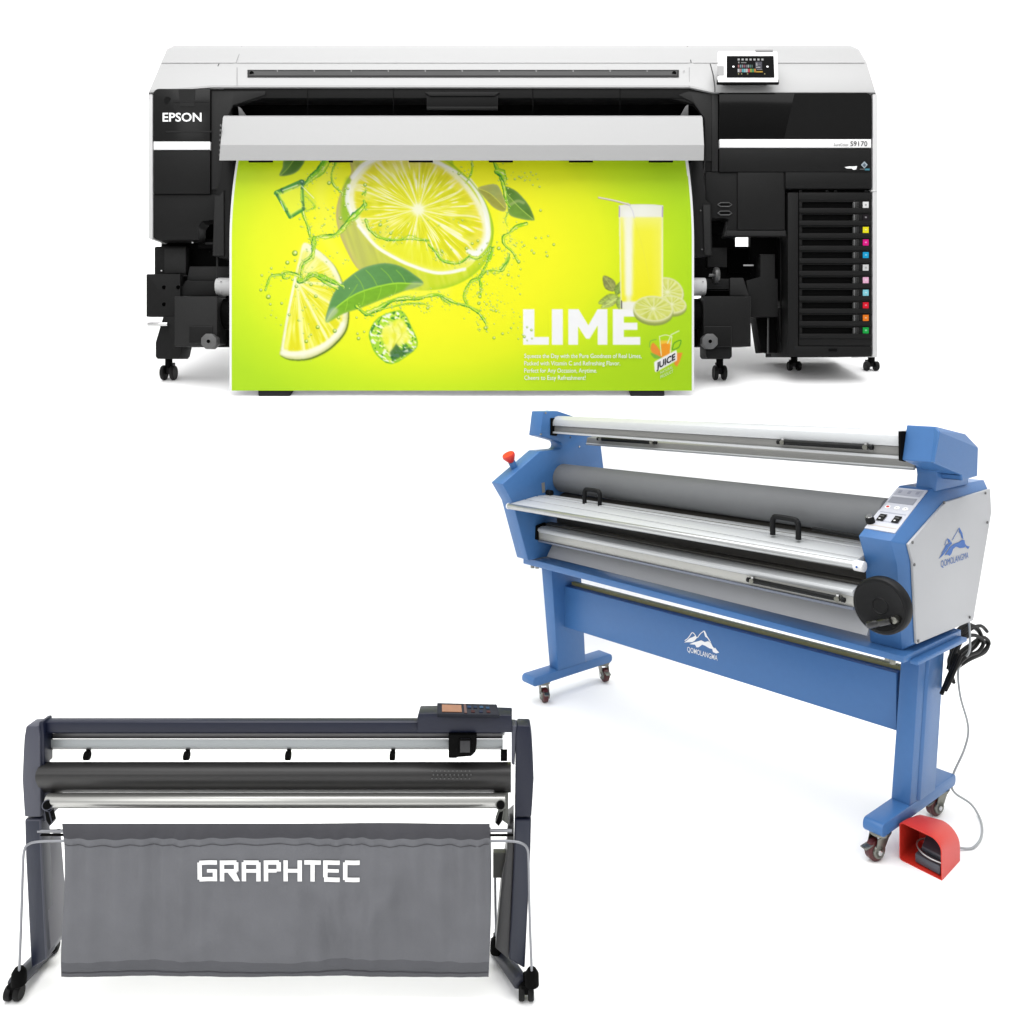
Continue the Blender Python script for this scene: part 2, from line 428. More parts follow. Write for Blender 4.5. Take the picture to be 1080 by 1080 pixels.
def sq(s0, t0, s1, t1, rgb, n_): mb.face([quadpt(A, s, t, .0035) for s, t in ((s0, t0), (s1, t0), (s1, t1), (s0, t1))], flat(n_, tuple(int(x * .72) for x in rgb)))
for k in range(7): sq(.325 + k * .066, .27, .36 + k * .066, .33, (225, 225, 225), 'icon_white')
sq(.335, .37, .355, .42, (190, 190, 190), 'icon_grey'); sq(.38, .385, .47, .415, (150, 150, 150), 'icon_midgrey')
sq(.62, .37, .73, .60, (80, 80, 95), 'icon_slate'); sq(.63, .40, .655, .5, (210, 210, 215), 'icon_pale'); sq(.67, .44, .71, .47, (210, 210, 215), 'icon_pale')
sq(.63, .53, .7, .57, (210, 210, 215), 'icon_pale')
for k, c_ in enumerate([(200, 120, 120), (120, 170, 180), (160, 160, 160), (170, 90, 120), (120, 120, 130), (180, 190, 190), (80, 130, 120), (70, 100, 90)]):
    sq(.33 + k * .032, .47, .352 + k * .032, .56, c_, 'icon_tone%d' % k)
for k, c_ in enumerate([(230, 230, 230), (200, 130, 130), (90, 200, 210), (160, 220, 230), (225, 225, 225), (230, 50, 70), (170, 190, 60), (60, 170, 90), (230, 150, 40)]):
    sq(.325 + k * .034, .60, .355 + k * .034, .71, c_, 'icon_ink%d' % k)
sq(.63, .675, .74, .715, (230, 180, 30), 'icon_amber'); sq(.64, .615, .73, .63, (190, 190, 190), 'icon_grey')
for s in (.33, .38, .48, .76): sq(s, .745, s + .018, .78, (200, 190, 130), 'icon_sand')
for s in (.255, .82): mb.cyl(quadpt(A, s, .53, .002), quadpt(A, s, .53, .004), .006, M_text, 10)
mb.build('icon', g_)
mb = MB(); slab(mb, A, -.005, .50, .10, .80, .002, .004, mat('grey_tab', (165, 165, 165), .5)); slab(mb, A, .63, -.02, .92, .035, .004, .02, M_seam2)
mb.build_each('tab', scr)
# --- mid lower bodies (right of the banner)
mb = MB()
mb.ppoly([(744, 181.5), (828, 181.5), (828, 243), (779, 243), (779, 249), (765, 249), (769, 232), (764, 230), (750, 230), (750, 216), (744, 210)], 4.61, .1, M_black)
mb.pbox(778, 181.8, 826.5, 242.5, 4.60, .02, M_black)
mb.pbox(766, 243, 829, 249, 4.603, .05, M_black2)
mb.build('electronics_box', pr_root, .003)
mb = MB()
for v in (215.8, 224.7):
    mb = MB()
    ring = [(757, v), (760, v - 2), (769, v - 2), (772, v), (769, v + 2), (760, v + 2)]
    mb.tube([P(a_, b_, 4.603) for a_, b_ in ring + [ring[0]]], .0028, mat('port_grey', (85, 85, 85), .5), 6, 0)
    mb.pbox(760, v - 1.4, 769, v + 1.4, 4.604, .02, M_black3)
    mb.build('port', pr_root)
mb = MB()
mb.pbox(730, 250, 752, 300, 4.72, .04, M_black3); mb.pbox(744, 228, 771, 247, 4.78, .05, M_black3); mb.pbox(744, 247, 775.5, 318, 4.79, .05, M_black3); mb.pbox(775.5, 260, 791, 318, 4.79, .05, M_black3)
mb.pbox(791.5, 249, 823, 318, 4.79, .05, M_black3)
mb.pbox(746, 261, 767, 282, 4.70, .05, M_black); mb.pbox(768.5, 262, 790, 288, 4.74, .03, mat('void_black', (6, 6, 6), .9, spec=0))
mb.build('inner_frame', pr_root, .002)
mb = MB(); mb.pbox(784, 279, 795, 280.6, 4.73, .02, M_chrome); mb.build('guide_pin', pr_root)
mb = MB(); mb.ppoly([(802, 268), (817.5, 268), (817.5, 294), (820.5, 294), (820.5, 334), (792, 334), (787, 296), (802, 292)], 4.66, .12, M_black)
mb.build('motor_housing', pr_root, .003)
mb = MB(); mb.lathe(P(757, 290.5, 4.6) - Vector((.02, 0, 0)), (1, 0, 0), [(0, .006), (.0, .042), (.012, .047), (.024, .042), (.024, .006)], mat('grey_wheel', (110, 110, 110), .35, .6), 24)
mb.cyl(P(748, 290.5, 4.6), P(757, 290.5, 4.6), .009, M_knob, 12); mb.build('adjusting_wheel', pr_root)
mb = MB(); mb.ppoly([(770, 293), (784, 293), (790, 312), (770, 312)], 4.62, .06, M_black2); mb.ppoly([(744, 294), (769, 294), (769, 305), (744, 305)], 4.63, .08, M_black)
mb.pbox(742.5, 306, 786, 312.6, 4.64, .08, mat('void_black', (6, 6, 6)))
mb.pbox(742, 312.6, 792, 365.5, 4.55, .22, M_black); mb.pbox(743, 344, 771.5, 366, 4.54, .05, mat('box_lower_panel', (27, 27, 27), .6, spec=.1))  # plain black panel low on the box front
mb.build('take_up_unit', pr_root, .003)
mb = MB(); mb.ppoly([(745, 361), (772, 361), (772, 376), (770, 378.5), (747, 378.5), (745, 376)], 4.56, .16, M_black); mb.build('leg', pr_root, .003)
mb = MB()
mb.ppoly([(797, 333), (822, 333), (830, 345), (830, 372), (805, 372), (803, 372.5)], 4.78, .12, M_black3)
mb.ppoly([(820, 325), (829, 325), (829, 374), (824, 374)], 4.72, .1, M_black)
mb.build('brace', pr_root, .003)
mb = MB(); mb.cyl(P(810.3, 334, 4.76), P(810, 373, 4.76), .006, mat('thin_rod', (120, 120, 120), .3, .7), 10); mb.build('rod', pr_root)
# --- left lower bodies
mb = MB()
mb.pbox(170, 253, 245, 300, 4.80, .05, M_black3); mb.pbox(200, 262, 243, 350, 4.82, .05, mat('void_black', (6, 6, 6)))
mb.pbox(209, 252, 243, 262, 4.72, .05, M_black3); mb.pbox(216, 255, 243, 258, 4.70, .02, M_black2)
mb.build('inner_frame', pr_root, .002)
mb = MB(); mb.ppoly(rpoly(163, 260, 196, 290, 2, 'tl'), 4.70, .1, M_black); mb.pbox(173, 262, 196, 288, 4.69, .05, M_black2)
mb.cyl(P(170.3, 285.5, 4.689), P(170.3, 285.5, 4.685), .006, M_text, 10); mb.cyl(P(203, 255.7, 4.7), P(203, 255.7, 4.69), .007, M_text, 10)
mb.ppoly([(200, 281), (243, 281), (243, 296), (197, 296)], 4.68, .1, M_black2)
mb.ppoly([(196, 296), (229, 296), (229, 312), (186, 312)], 4.64, .14, M_black)
mb.build('motor_housing', pr_root, .003)
mb = MB(); mb.ppoly(rpoly(154.3, 289, 190, 334, 1.5, 'tl'), 4.62, .05, M_black)
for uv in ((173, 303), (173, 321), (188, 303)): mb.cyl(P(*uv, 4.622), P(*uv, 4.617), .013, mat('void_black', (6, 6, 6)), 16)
mb.build('mounting_plate', pr_root, .002)
mb = MB(); mb.ppoly([(184, 312.5), (229, 312.5), (229, 352), (226, 363), (206, 365.5), (184, 365.5)], 4.53, .22, M_black2)
mb.pbox(199, 344, 224, 362, 4.524, .02, M_black)
mb.build('take_up_unit', pr_root, .003)
for u in (220, 749):
    mb = MB(); c_ = P(u, 360, 4.50 if u < 400 else 4.51)
    oct_ = [c_ + Vector((.045 * math.cos(math.radians(a + 22.5)), 0, .045 * math.sin(math.radians(a + 22.5)))) for a in range(0, 360, 45)]
    mb.prism(oct_, (0, .06, 0), M_knob); mb.cyl(c_ + Vector((0, -.003, 0)), c_ + Vector((0, .01, 0)), .014, mat('void_black', (6, 6, 6)), 16)
    mb.build('locking_knob', pr_root, .004)
mb = MB(); mb.cyl(P(156, 342, 4.6), P(177, 342, 4.6), .0115, M_chrome, 16); mb.cyl(P(174, 338.5, 4.64), P(184, 338.5, 4.64), .02, M_black, 12)
mb.build('handle_pin', pr_root, .002)
mb = MB(); mb.ppoly([(172, 334), (186, 334), (186, 363), (193, 363), (190, 376), (188, 378.5), (166, 378.5), (164, 376), (164, 361)], 4.62, .14, M_black); mb.build('leg', pr_root, .003)
# media core tube
mb = MB(); mb.cyl(P(229.5, 302.5, 4.62), P(743.3, 302.5, 4.62), .05, mat('white_core', (225, 225, 225), .5), 28)
for u in (233, 741.5):
    for v in (297, 308): mb.cyl(P(u, v, 4.58), P(u, v, 4.57), .0045, M_knob, 8)
mb.build('core_tube', pr_root, .002)
mb = MB(); mb.cyl(P(230, 331, 4.66), P(748, 331, 4.66), .085, M_black3, 24); mb.build('take_up_shaft', pr_root, .003)
mb = MB(); mb.cyl(P(231, 312, 4.6), P(231, 350, 4.6), .006, M_black2, 8); mb.cyl(P(229, 262, 4.6), P(229, 312, 4.6), .005, M_black2, 8); mb.build('rod', pr_root)
# lower cross beam + back stand, hidden by the banner
mb = MB(); mb.pbox(192, 345, 745, 366, 4.72, .06, M_black3); mb.build('cross_beam', pr_root, .004)
# front stabiliser feet
for u0, u1 in ((272, 306), (665, 701)):
    mb = MB(); z0 = floor_z(4.46)
    mb.box((u0 - 540) * 4.49 / F, (u1 - 540) * 4.49 / F, 4.49, 4.75, 1.5 - 33.2 * 4.49 / F, 1.5 - 25 * 4.49 / F, M_black2)
    mb.pbox(u0 + 8, 366, u1 - 8, 412, 4.70, .05, M_black3)
    mb.build('floor_foot', pr_root, .008)
# --- ink cabinet
mb = MB()
mb.pbox(828.5, 181.5, 919.3, 198.8, 4.602, .3, M_black)
mb.pbox(836, 201.5, 920, 376, 4.64, .5, M_black3)
mb.ppoly([(831, 203), (842, 203), (842, 376), (831, 376)], 4.605, .3, M_black); mb.pbox(823, 249, 831, 372, 4.72, .3, M_black)
mb.pbox(842.6, 203, 919.5, 211, 4.606, .1, M_black); mb.pbox(842.6, 352, 919.5, 364.6, 4.606, .1, M_black); mb.pbox(838, 365.2, 919.5, 376, 4.604, .1, M_black)
mb.pbox(873.5, 367, 883.5, 371, 4.600, .02, M_black3)
for u in (871, 880, 912, 843): mb.pbox(u, 200.5, u + 3, 203.6, 4.606, .02, M_black3)
cab = mb.build('ink_cabinet', pr_root, .0025)
inks = [(238, 238, 238), (24, 18, 24), (250, 238, 20), (236, 10, 140), (15, 170, 225), (225, 225, 225), (248, 190, 222), (140, 220, 235), (235, 15, 45), (248, 130, 25), (15, 175, 70)]
inkn = ['light grey', 'black', 'yellow', 'magenta', 'cyan', 'pale grey', 'pink', 'pale cyan', 'red', 'orange', 'green']
for k, (c_, n_) in enumerate(zip(inks, inkn)):
    v = 216 + 13.25 * k
    mb = MB(); mb.pbox(843, v - 4.6, 919.3, v - 3.2, 4.607, .05, M_black); mb.pbox(843, v + 3.4, 919.3, v + 8.4, 4.600, .06, M_black)
    mb.pbox(846, v - 3.1, 899.5, v + 3.3, 4.625, .03, M_black3); mb.pbox(843, v - 3.3, 846, v + 3.5, 4.609, .05, M_black)
    mb.pbox(906, v - 3.3, 919.3, v + 3.5, 4.609, .05, M_black)
    d_ = mb.build('ink_drawer', pr_root, .0015); d_['label'] = 'ink drawer with %s colour tag' % n_
    mb = MB(); mb.pbox(900.3, v - 3, 902.2, v + 3.2, 4.604, .03, M_knob); mb.pbox(903, v - 3, 905.6, v + 3.2, 4.606, .03, M_black2); mb.build('latch', d_, .001)
    mb = MB(); mb.pbox(910.2, v - 3.2, 916.2, v + 3.2, 4.604, .012, flat('ink_tag_%d' % k, c_))
    mb.pbox(912.3, v - .9, 914.3, v + .7, 4.6025, .01, flat('ink_mark_%d' % k, tuple(min(255, int(x * .5 + 127)) for x in c_) if k not in (0, 5) else (180, 180, 180)))
    mb.build('colour_tag', d_)
# --- casters
def caster(u0, u1, v0, v1, Y):
    mb = MB(); uc = (u0 + u1) / 2; wv = (v1 - v0) * .36
    wr = wv * Y / F; cz = P(uc, v1, Y).z + wr; cx = P(uc, v1, Y).x; hw = (u1 - u0) / 2 * Y / F
    mb.cyl(P(uc, v0 - 1, Y), (cx, Y, cz + wr * .6), .02, M_black3, 12)
    mb.box(cx - hw * .35, cx + hw * .35, Y - .01, Y + .06, cz - wr * .2, cz + wr * 1.35, M_black)
    c_ = mb.build('caster', pr_root, .003)
    for s in (-1, 1):
        mb = MB(); x0 = cx + s * hw * .42; x1 = cx + s * hw
        mb.lathe((min(x0, x1), Y, cz), (1, 0, 0), [(0, wr * .3), (0, wr * .9), (abs(x1 - x0) * .25, wr), (abs(x1 - x0) * .75, wr), (abs(x1 - x0), wr * .9), (abs(x1 - x0), wr * .3)], M_tyre, 22)
        mb.build('wheel', c_)
caster(171, 185, 379, 401, 4.72); caster(752.5, 765.5, 379, 401, 4.72); caster(831, 844, 377, 391, 4.93); caster(912, 926, 377, 391, 4.93)
# ================================================================== 2. THE PRINTED BANNER
import numpy as np
LG = .00012
def PP(u, v, l=0):
    """point of the hanging sheet at print position u, v; l counts ink layers"""
    k = (v - 168) / 244
    return P(u, v, 4.50 - .02 * k + .0035 * math.sin(u * .021) * k - LG * l)
bn = MB()
M_paper = mat('white_paper', (252, 252, 252), .6, alb=.75, var=.01, spec=.2)
# ---- the artwork is painted numerically and stored as colours of the printed sheet
SS = 3; U0, V0, U1, V1 = 240., 166., 736., 414.
HH, WW = int((V1 - V0) * SS), int((U1 - U0) * SS)
gu, gv = np.meshgrid(U0 + (np.arange(WW) + .5) / SS, V0 + (np.arange(HH) + .5) / SS)
rs = np.random.RandomState(4)
def ramp(x, stops):
    xs_ = [s[0] for s in stops]; return np.stack([np.interp(x, xs_, [s[1][c] for s in stops]) for c in range(3)], -1)
dd = np.sqrt(((gu - 455) / 262) ** 2 + ((gv - 262) / 172) ** 2)
img = ramp(dd, [(0, (255, 253, 20)), (.5, (254, 253, 14)), (.7, (238, 250, 10)), (.86, (208, 240, 8)), (1.05, (184, 228, 10)), (1.4, (170, 218, 12))])
def win(u0, v0, u1, v1):
    a = max(0, int((u0 - U0) * SS)); b_ = min(WW, int((u1 - U0) * SS) + 1); c_ = max(0, int((v0 - V0) * SS)); d_ = min(HH, int((v1 - V0) * SS) + 1)
    return slice(c_, d_), slice(a, b_)
def blurm(m, s):
    s *= SS; r = int(3 * s) + 1; k = np.exp(-.5 * (np.arange(-r, r + 1) / s) ** 2); k /= k.sum()
    m = np.pad(m, r, mode='edge'); m = sum(k[i] * m[:, i:i + m.shape[1] - 2 * r] for i in range(2 * r + 1)); return sum(k[i] * m[i:i + m.shape[0] - 2 * r, :] for i in range(2 * r + 1))
def sm(p, n=6): return [(q.x, q.y) for q in crom([(a_, b_, 0) for a_, b_ in p], n, True)]
def pmask(pts, W_, soft=.35):
    x, y = gu[W_], gv[W_]; ins = np.zeros(x.shape, bool)
    for (x0, y0), (x1, y1) in zip(pts, pts[1:] + pts[:1]):
        if y0 == y1: continue
        c_ = ((y0 > y) != (y1 > y)) & (x < (x1 - x0) * (y - y0) / (y1 - y0) + x0); ins ^= c_
    m = ins.astype(float); return blurm(m, soft) if soft else m
def bb(pts, p=4): xs_ = [q[0] for q in pts]; ys_ = [q[1] for q in pts]; return win(min(xs_) - p, min(ys_) - p, max(xs_) + p, max(ys_) + p)
def put(W_, m, col, a=1.0):
    m = (m * a)[..., None]; col = np.asarray(col, float); img[W_] = img[W_] * (1 - m) + col * m
def fill(pts, col, a=1.0, soft=.35, n=0):
    if n: pts = sm(pts, n)
    W_ = bb(pts, 4 + 3 * soft); put(W_, pmask(pts, W_, soft), col, a)
def vnoise(x, y, seed):
    r_ = np.random.RandomState(seed).rand(257, 257); xi = np.floor(x).astype(int); yi = np.floor(y).astype(int); fx = x - xi; fy = y - yi
    fx = fx * fx * (3 - 2 * fx); fy = fy * fy * (3 - 2 * fy); g = lambda i, j: r_[np.mod(j, 256), np.mod(i, 256)]
    return (g(xi, yi) * (1 - fx) + g(xi + 1, yi) * fx) * (1 - fy) + (g(xi, yi + 1) * (1 - fx) + g(xi + 1, yi + 1) * fx) * fy
def distl(pts, W_, n=6, closed=False):
    P_ = [(q.x, q.y) for q in crom([(a_, b_, 0) for a_, b_ in pts], n, closed)] if n else pts
    x, y = gu[W_], gv[W_]; best = np.full(x.shape, 1e9); side = np.zeros(x.shape); along = np.zeros(x.shape); L = 0
    for (x0, y0), (x1, y1) in zip(P_, P_[1:]):
        dx, dy = x1 - x0, y1 - y0; l2 = dx * dx + dy * dy + 1e-9; t = np.clip(((x - x0) * dx + (y - y0) * dy) / l2, 0, 1)
        d = np.hypot(x - x0 - t * dx, y - y0 - t * dy); m = d < best; best[m] = d[m]
        side[m] = np.sign((dx * (y - y0) - dy * (x - x0)))[m]; along[m] = (L + t * math.sqrt(l2))[m]; L += math.sqrt(l2)
    return best, side, along, L
def line(pts, w_, col, a=1.0, n=6, soft=.35):
    W_ = bb(pts, w_ + 4); d, s_, al, L = distl(pts, W_, n); put(W_, np.clip((w_ / 2 - d) / soft + .5, 0, 1), col, a)
def mixc(c0, c1, t): t = np.clip(t, 0, 1)[..., None]; return np.asarray(c0, float) * (1 - t) + np.asarray(c1, float) * t
# pale swashes of liquid behind
for pts, w_, a in (([(350, 178), (338, 200), (342, 225), (352, 238)], 9, .35), ([(335, 240), (352, 262), (362, 275)], 7, .3), ([(534, 212), (531, 240), (540, 262), (530, 285)], 6, .35), ([(395, 322), (430, 312), (470, 306)], 6, .4)):
    W_ = bb(pts, 16); d, *_ = distl(pts, W_); put(W_, np.exp(-(d / w_) ** 2), (252, 252, 130), a)
# lime half
rind = sm([(378, 164), (370, 183), (360, 201), (354.5, 223), (357, 243), (366, 265), (378, 284), (400, 299), (425, 305), (455, 306), (482, 300), (505, 285), (517, 265), (520, 240), (512, 214), (498, 193), (480, 176), (466, 164)])
W_ = bb(rind, 6); m = pmask(rind, W_, .5); x, y = gu[W_], gv[W_]
edge = np.clip(1 - blurm(m, 3.2) * 1.0, 0, 1) * 2
base = mixc((192, 196, 92), (206, 224, 22), (x - 372) / 80 + (y - 300) / 200); base = mixc(base, (235, 238, 90), vnoise(x / 3 - y / 9, y / 26, 5) * .7 - .1); base = mixc(base, (196, 182, 120), edge * np.clip((420 - x) / 50, 0, 1)); base = mixc(base, (150, 205, 10), edge * np.clip((x - 440) / 40, 0, .7))
put(W_, m, base)
fill([(367, 186), (361, 204), (360, 228), (368, 238), (371, 214), (372, 198)], (140, 195, 10), .75, 1.4, 4)
face = sm([(367, 212), (368, 196), (375, 183), (385, 172), (396, 164), (425, 160), (455, 165), (478, 180), (495, 197), (508, 217), (516, 240), (514.5, 257), (505, 270), (495, 281), (480, 288), (463, 289), (448, 286), (433, 281), (415, 273), (398, 262), (385, 248), (373, 230)])
cx, cy = 441., 221.
def citrus(face, cx, cy, k, angs, mw, seed, pith=(254, 253, 222), warm=0., fib=26):
    W_ = bb(face, 5); m = pmask(face, W_, .55); x, y = gu[W_], gv[W_]
    inn = [(cx + (a_ - cx) * k, cy + (b_ - cy) * k) for a_, b_ in face]; mi = pmask(inn, W_, 1.3)
    dx, dy = x - cx, y - cy; r = np.hypot(dx, dy); an = np.arctan2(dy, dx)
    fa = np.array([math.atan2(b_ - cy, a_ - cx) for a_, b_ in inn]); fr_ = np.array([math.hypot(a_ - cx, b_ - cy) for a_, b_ in inn]); o = np.argsort(fa); R = np.interp(an, fa[o], fr_[o], period=2 * math.pi); q = np.clip(r / R, 0, 1.2)
    f1 = vnoise((an + 4) * fib, q * 3.2 + vnoise((an + 4) * 9, q * 2, seed) * 2, seed + 1); f2 = vnoise((an + 4) * fib * 2.1, q * 6, seed + 2); f = f1 * .65 + f2 * .35
    c_ = mixc((212, 214, 0), (246, 242, 20), f * 1.7 - .2); c_ = mixc(c_, (255, 255, 222), np.clip((f - .56) * 5.0, 0, .95) * np.clip(q * 2.2, 0, 1)); c_ = mixc(c_, (255, 250, 150), np.clip(vnoise(x / 9, y / 9, seed + 3) * 1.4 - .75, 0, .6)); c_ = mixc(c_, (245, 225, 60), np.clip((q - .8) * 3, 0, .5) * .8)
    put(W_, m, mixc(pith, (248, 244, 160), vnoise(x / 5, y / 5, seed + 7) * .5)); put(W_, mi, c_)
    for a in angs:
        a = math.radians(a); da = np.abs(np.angle(np.exp(1j * (an - a - .05 * np.sin(q * 5 + a * 3))))) * r
        mm = np.exp(-(da / (mw * (.55 + .5 * q))) ** 2) * (np.cos(an - a) > 0) * mi; put(W_, mm, (255, 254, 190), .92)
    return W_, m, mi, r, q
angs = (-158, -128, -107, -70, -24, 10, 35, 62, 98, 168, 196)
W_, m, mi, r, q = citrus(face, cx, cy, .905, angs, 1.15, 31)
x, y = gu[W_], gv[W_]
put(W_, np.exp(-(r / 7.0) ** 4), (255, 255, 240)); put(W_, np.exp(-(r / 13) ** 2), (255, 255, 190), .5)
put(W_, np.clip((186 - y) / 22, 0, 1) * m, (226, 214, 190), .35)
fill([(386, 249), (415, 255), (440, 256), (452, 262), (470, 279), (500, 274), (490, 284), (465, 288), (433, 281), (405, 267)], (240, 242, 30), .75, 2.2, 5)
for pts, w_ in (([(495, 190), (506, 206), (513, 226), (515, 247), (511, 259), (503, 267), (494, 265)], 5.2), ([(368, 196), (366, 212), (371, 226)], 4.2), ([(372, 187), (382, 175), (394, 168)], 5.0), ([(378, 238), (396, 259), (415, 271), (434, 280), (462, 288), (490, 284)], 3.4), ([(456, 170), (476, 178), (495, 192)], 3.0)):
    line(pts, w_, (255, 255, 250), .9, soft=1.8)
line([(466, 167), (480, 176), (498, 193), (512, 214), (520, 240), (517, 262)], 1.4, (150, 190, 20), .6, soft=1)
# half slice, lower left
sl = sm([(311, 290), (316, 272), (321, 256), (337, 265), (345, 272), (353, 281), (360, 296), (366, 315), (367, 333), (364, 348), (354, 361), (341, 371), (324, 378), (306, 378.5), (296, 374.5), (295.5, 370), (303, 330)])
fill([(a_ + 1.3, b_ + 1.6) for a_, b_ in sl], (78, 104, 18), .95, .6); W_, m, mi, r, q = citrus(sl, 322., 318., .86, (), 1, 51)
x, y = gu[W_], gv[W_]; ax_, ay_ = 313., 297.; rr = np.hypot(x - ax_, y - ay_); an = np.arctan2(y - ay_, x - ax_)
f = vnoise(an * 24 + 9, rr / 22, 61) * .6 + vnoise(an * 50 + 9, rr / 10, 62) * .4; put(W_, mi * 1.0, mixc((236, 230, 5), (255, 254, 130), f * 2.2 - .7), .95)
for a in (5, 33, 62, 84): put(W_, np.exp(-(np.abs(an - math.radians(a)) * rr / 1.7) ** 2) * mi, (255, 255, 190), .9)
put(W_, m * np.clip(1 - blurm(m, 2.4), 0, 1) * 1.5 * (y > 330), (150, 160, 40), .5)
line([(298, 372), (306, 373), (324, 371), (341, 364), (353, 354), (361, 342)], 4.6, (255, 255, 232), .85, soft=2.5); line([(312, 292), (304, 330), (298, 368)], 2.6, (255, 255, 225), .85, soft=1.5)
fill([(314, 276), (321, 256), (336, 268), (332, 285), (320, 290)], (255, 255, 205), .55, 2, 4); fill([(336, 272), (350, 288), (357, 302), (346, 296)], (255, 255, 190), .5, 2, 3)
# leaves
def leaf(pts, mid, ctop, cbot, vein, ribw=1.3, veins=(), tip=None):
    pp = sm(pts, 5) if len(pts) < 18 else pts; W_ = bb(pp, 4); m = pmask(pp, W_, .4); d, s_, al, L = distl(mid, W_, 5); x, y = gu[W_], gv[W_]
    t = al / L; n_ = vnoise(x / 4, y / 2.2, 9) * .25; up = mixc(ctop, [c * .80 for c in ctop], t * .2 + n_); up = mixc(up, (130, 175, 130), np.clip(.38 - np.abs(t - .45), 0, 1) * .7); dn = mixc(cbot, [c * .86 for c in cbot], n_ * 2)
    c_ = np.where((s_ < 0)[..., None], up, dn); put(W_, m, c_)
    for a_, b_ in veins: line([a_, ((a_[0] + b_[0]) / 2 + 1.2, (a_[1] + b_[1]) / 2 - .8), b_], .9, vein, .55, 3, .7)
    put(W_, np.clip((ribw / 2 - d) / .5 + .5, 0, 1) * m, vein, .95)
    put(W_, m * np.clip(1 - blurm(m, 1.3), 0, 1), (200, 205, 160), .7)
big = [(344, 340), (347, 322), (354, 306), (366, 294), (382, 283), (400, 278), (412, 278), (424, 281.5), (436, 289), (446.5, 299.5), (426, 307), (405, 315), (380, 325), (362, 331)]
leaf(big, [(344, 340), (353, 326), (372, 312), (392, 304), (415, 299), (432, 299), (446.5, 299.5)], (92, 156, 72), (128, 190, 24), (168, 226, 50), 1.5,
     (((366, 315), (377, 300)), ((384, 306), (374, 290)), ((398, 302), (386, 285)), ((415, 299), (402, 283)), ((428, 299), (418, 285)), ((366, 315), (364, 328)), ((384, 307), (382, 321)), ((402, 302), (398, 316)), ((418, 300), (416, 310))))
fill([(344, 340), (347, 328), (353, 324), (357, 328), (351, 335)], (196, 205, 190), .7, 1.2, 3); fill([(436, 297), (447, 299.5), (436, 304), (426, 306)], (180, 190, 165), .6, 1.2, 3)
leaf([(295, 185.5), (298, 177), (301, 167), (321, 167), (317, 177), (309, 183.5)], [(296, 185), (304, 177), (311, 167)], (96, 142, 42), (80, 126, 36), (150, 185, 70), .9)
leaf([(504, 199), (514, 195), (524, 195), (530, 205), (534, 218), (531, 223), (521, 219), (512, 209.5)], [(505, 199), (518, 205), (532, 219)], (186, 184, 84), (168, 168, 62), (204, 208, 80), .9)
leaf([(531, 197), (542, 200), (551, 208), (558.6, 218), (563.4, 230), (562, 232.5), (550, 231), (537, 226), (535, 212)], [(534, 204), (548, 219), (562, 231)], (92, 140, 34), (118, 164, 52), (170, 205, 80), .9)
line([(538, 216), (546, 212), (552, 214)], 3, (176, 192, 120), .6, soft=1.5)
# droplets and splashes
def droplet(u, v, r):
    if v < 169: return
    W_ = win(u - r - 2, v - r - 2, u + r + 2, v + r + 2); x, y = gu[W_], gv[W_]; d = np.hypot(x - u, y - v) / r
    put(W_, np.clip((1.05 - d) * r * 1.6, 0, 1), mixc((215, 240, 90), (48, 112, 20), d ** 2 * 1.15 - .05 + .25 * ((y - v) / r)), .9)
    put(W_, np.exp(-(np.hypot(x - u - r * .25, y - v + r * .3) / (r * .38)) ** 2), (255, 255, 235), .9)
def liquid(pts, w_, seed, a=.92):
    W_ = bb(pts, w_ * 2 + 4); d, s_, al, L = distl(pts, W_, 6); x, y = gu[W_], gv[W_]
    ws = w_ * (.42 + .75 * vnoise(al / 5.5, al * 0, seed) + .35 * vnoise(al / 1.9, al * 0 + 3, seed)) * np.clip(1.15 - .55 * (al / L), 0, 1) * .62
    d = d + (vnoise(x / 1.6, y / 1.6, seed + 3) - .5) * .5; k = d / ws * s_
    m = np.clip((ws - d) / .4 + .5, 0, 1); n1 = vnoise(al / 6.0, k * 1.3 + 5, seed + 1); n2 = vnoise(al / 3.2, k * 1.6 + 9, seed + 2)
    c_ = mixc((150, 220, 25), (236, 248, 50), n1 * 1.8 - .3); c_ = mixc(c_, (70, 170, 30), np.clip((k - .05) * 1.6, 0, .9)); c_ = mixc(c_, (30, 125, 40), np.clip((k - .45) * 2.6 + (n2 - .5) * 1.2, 0, .95)); c_ = mixc(c_, (95, 175, 35), np.clip((-k - .62) * 3, 0, .85)); c_ = mixc(c_, (252, 255, 225), np.clip(1 - np.abs(k + .25) * 3.2, 0, 1) * np.clip((n1 + n2 - .85) * 3, 0, 1))
    put(W_, m, c_, a)
    for _ in range(int(L / 2.2)):
        t = rs.rand(); i = min(int(t * (len(pts) - 1)), len(pts) - 2); f = t * (len(pts) - 1) - i; px_ = pts[i][0] * (1 - f) + pts[i + 1][0] * f; py_ = pts[i][1] * (1 - f) + pts[i + 1][1] * f
        droplet(px_ + rs.randn() * 3.2, py_ + rs.randn() * 3.2, .45 + rs.rand() * .7)
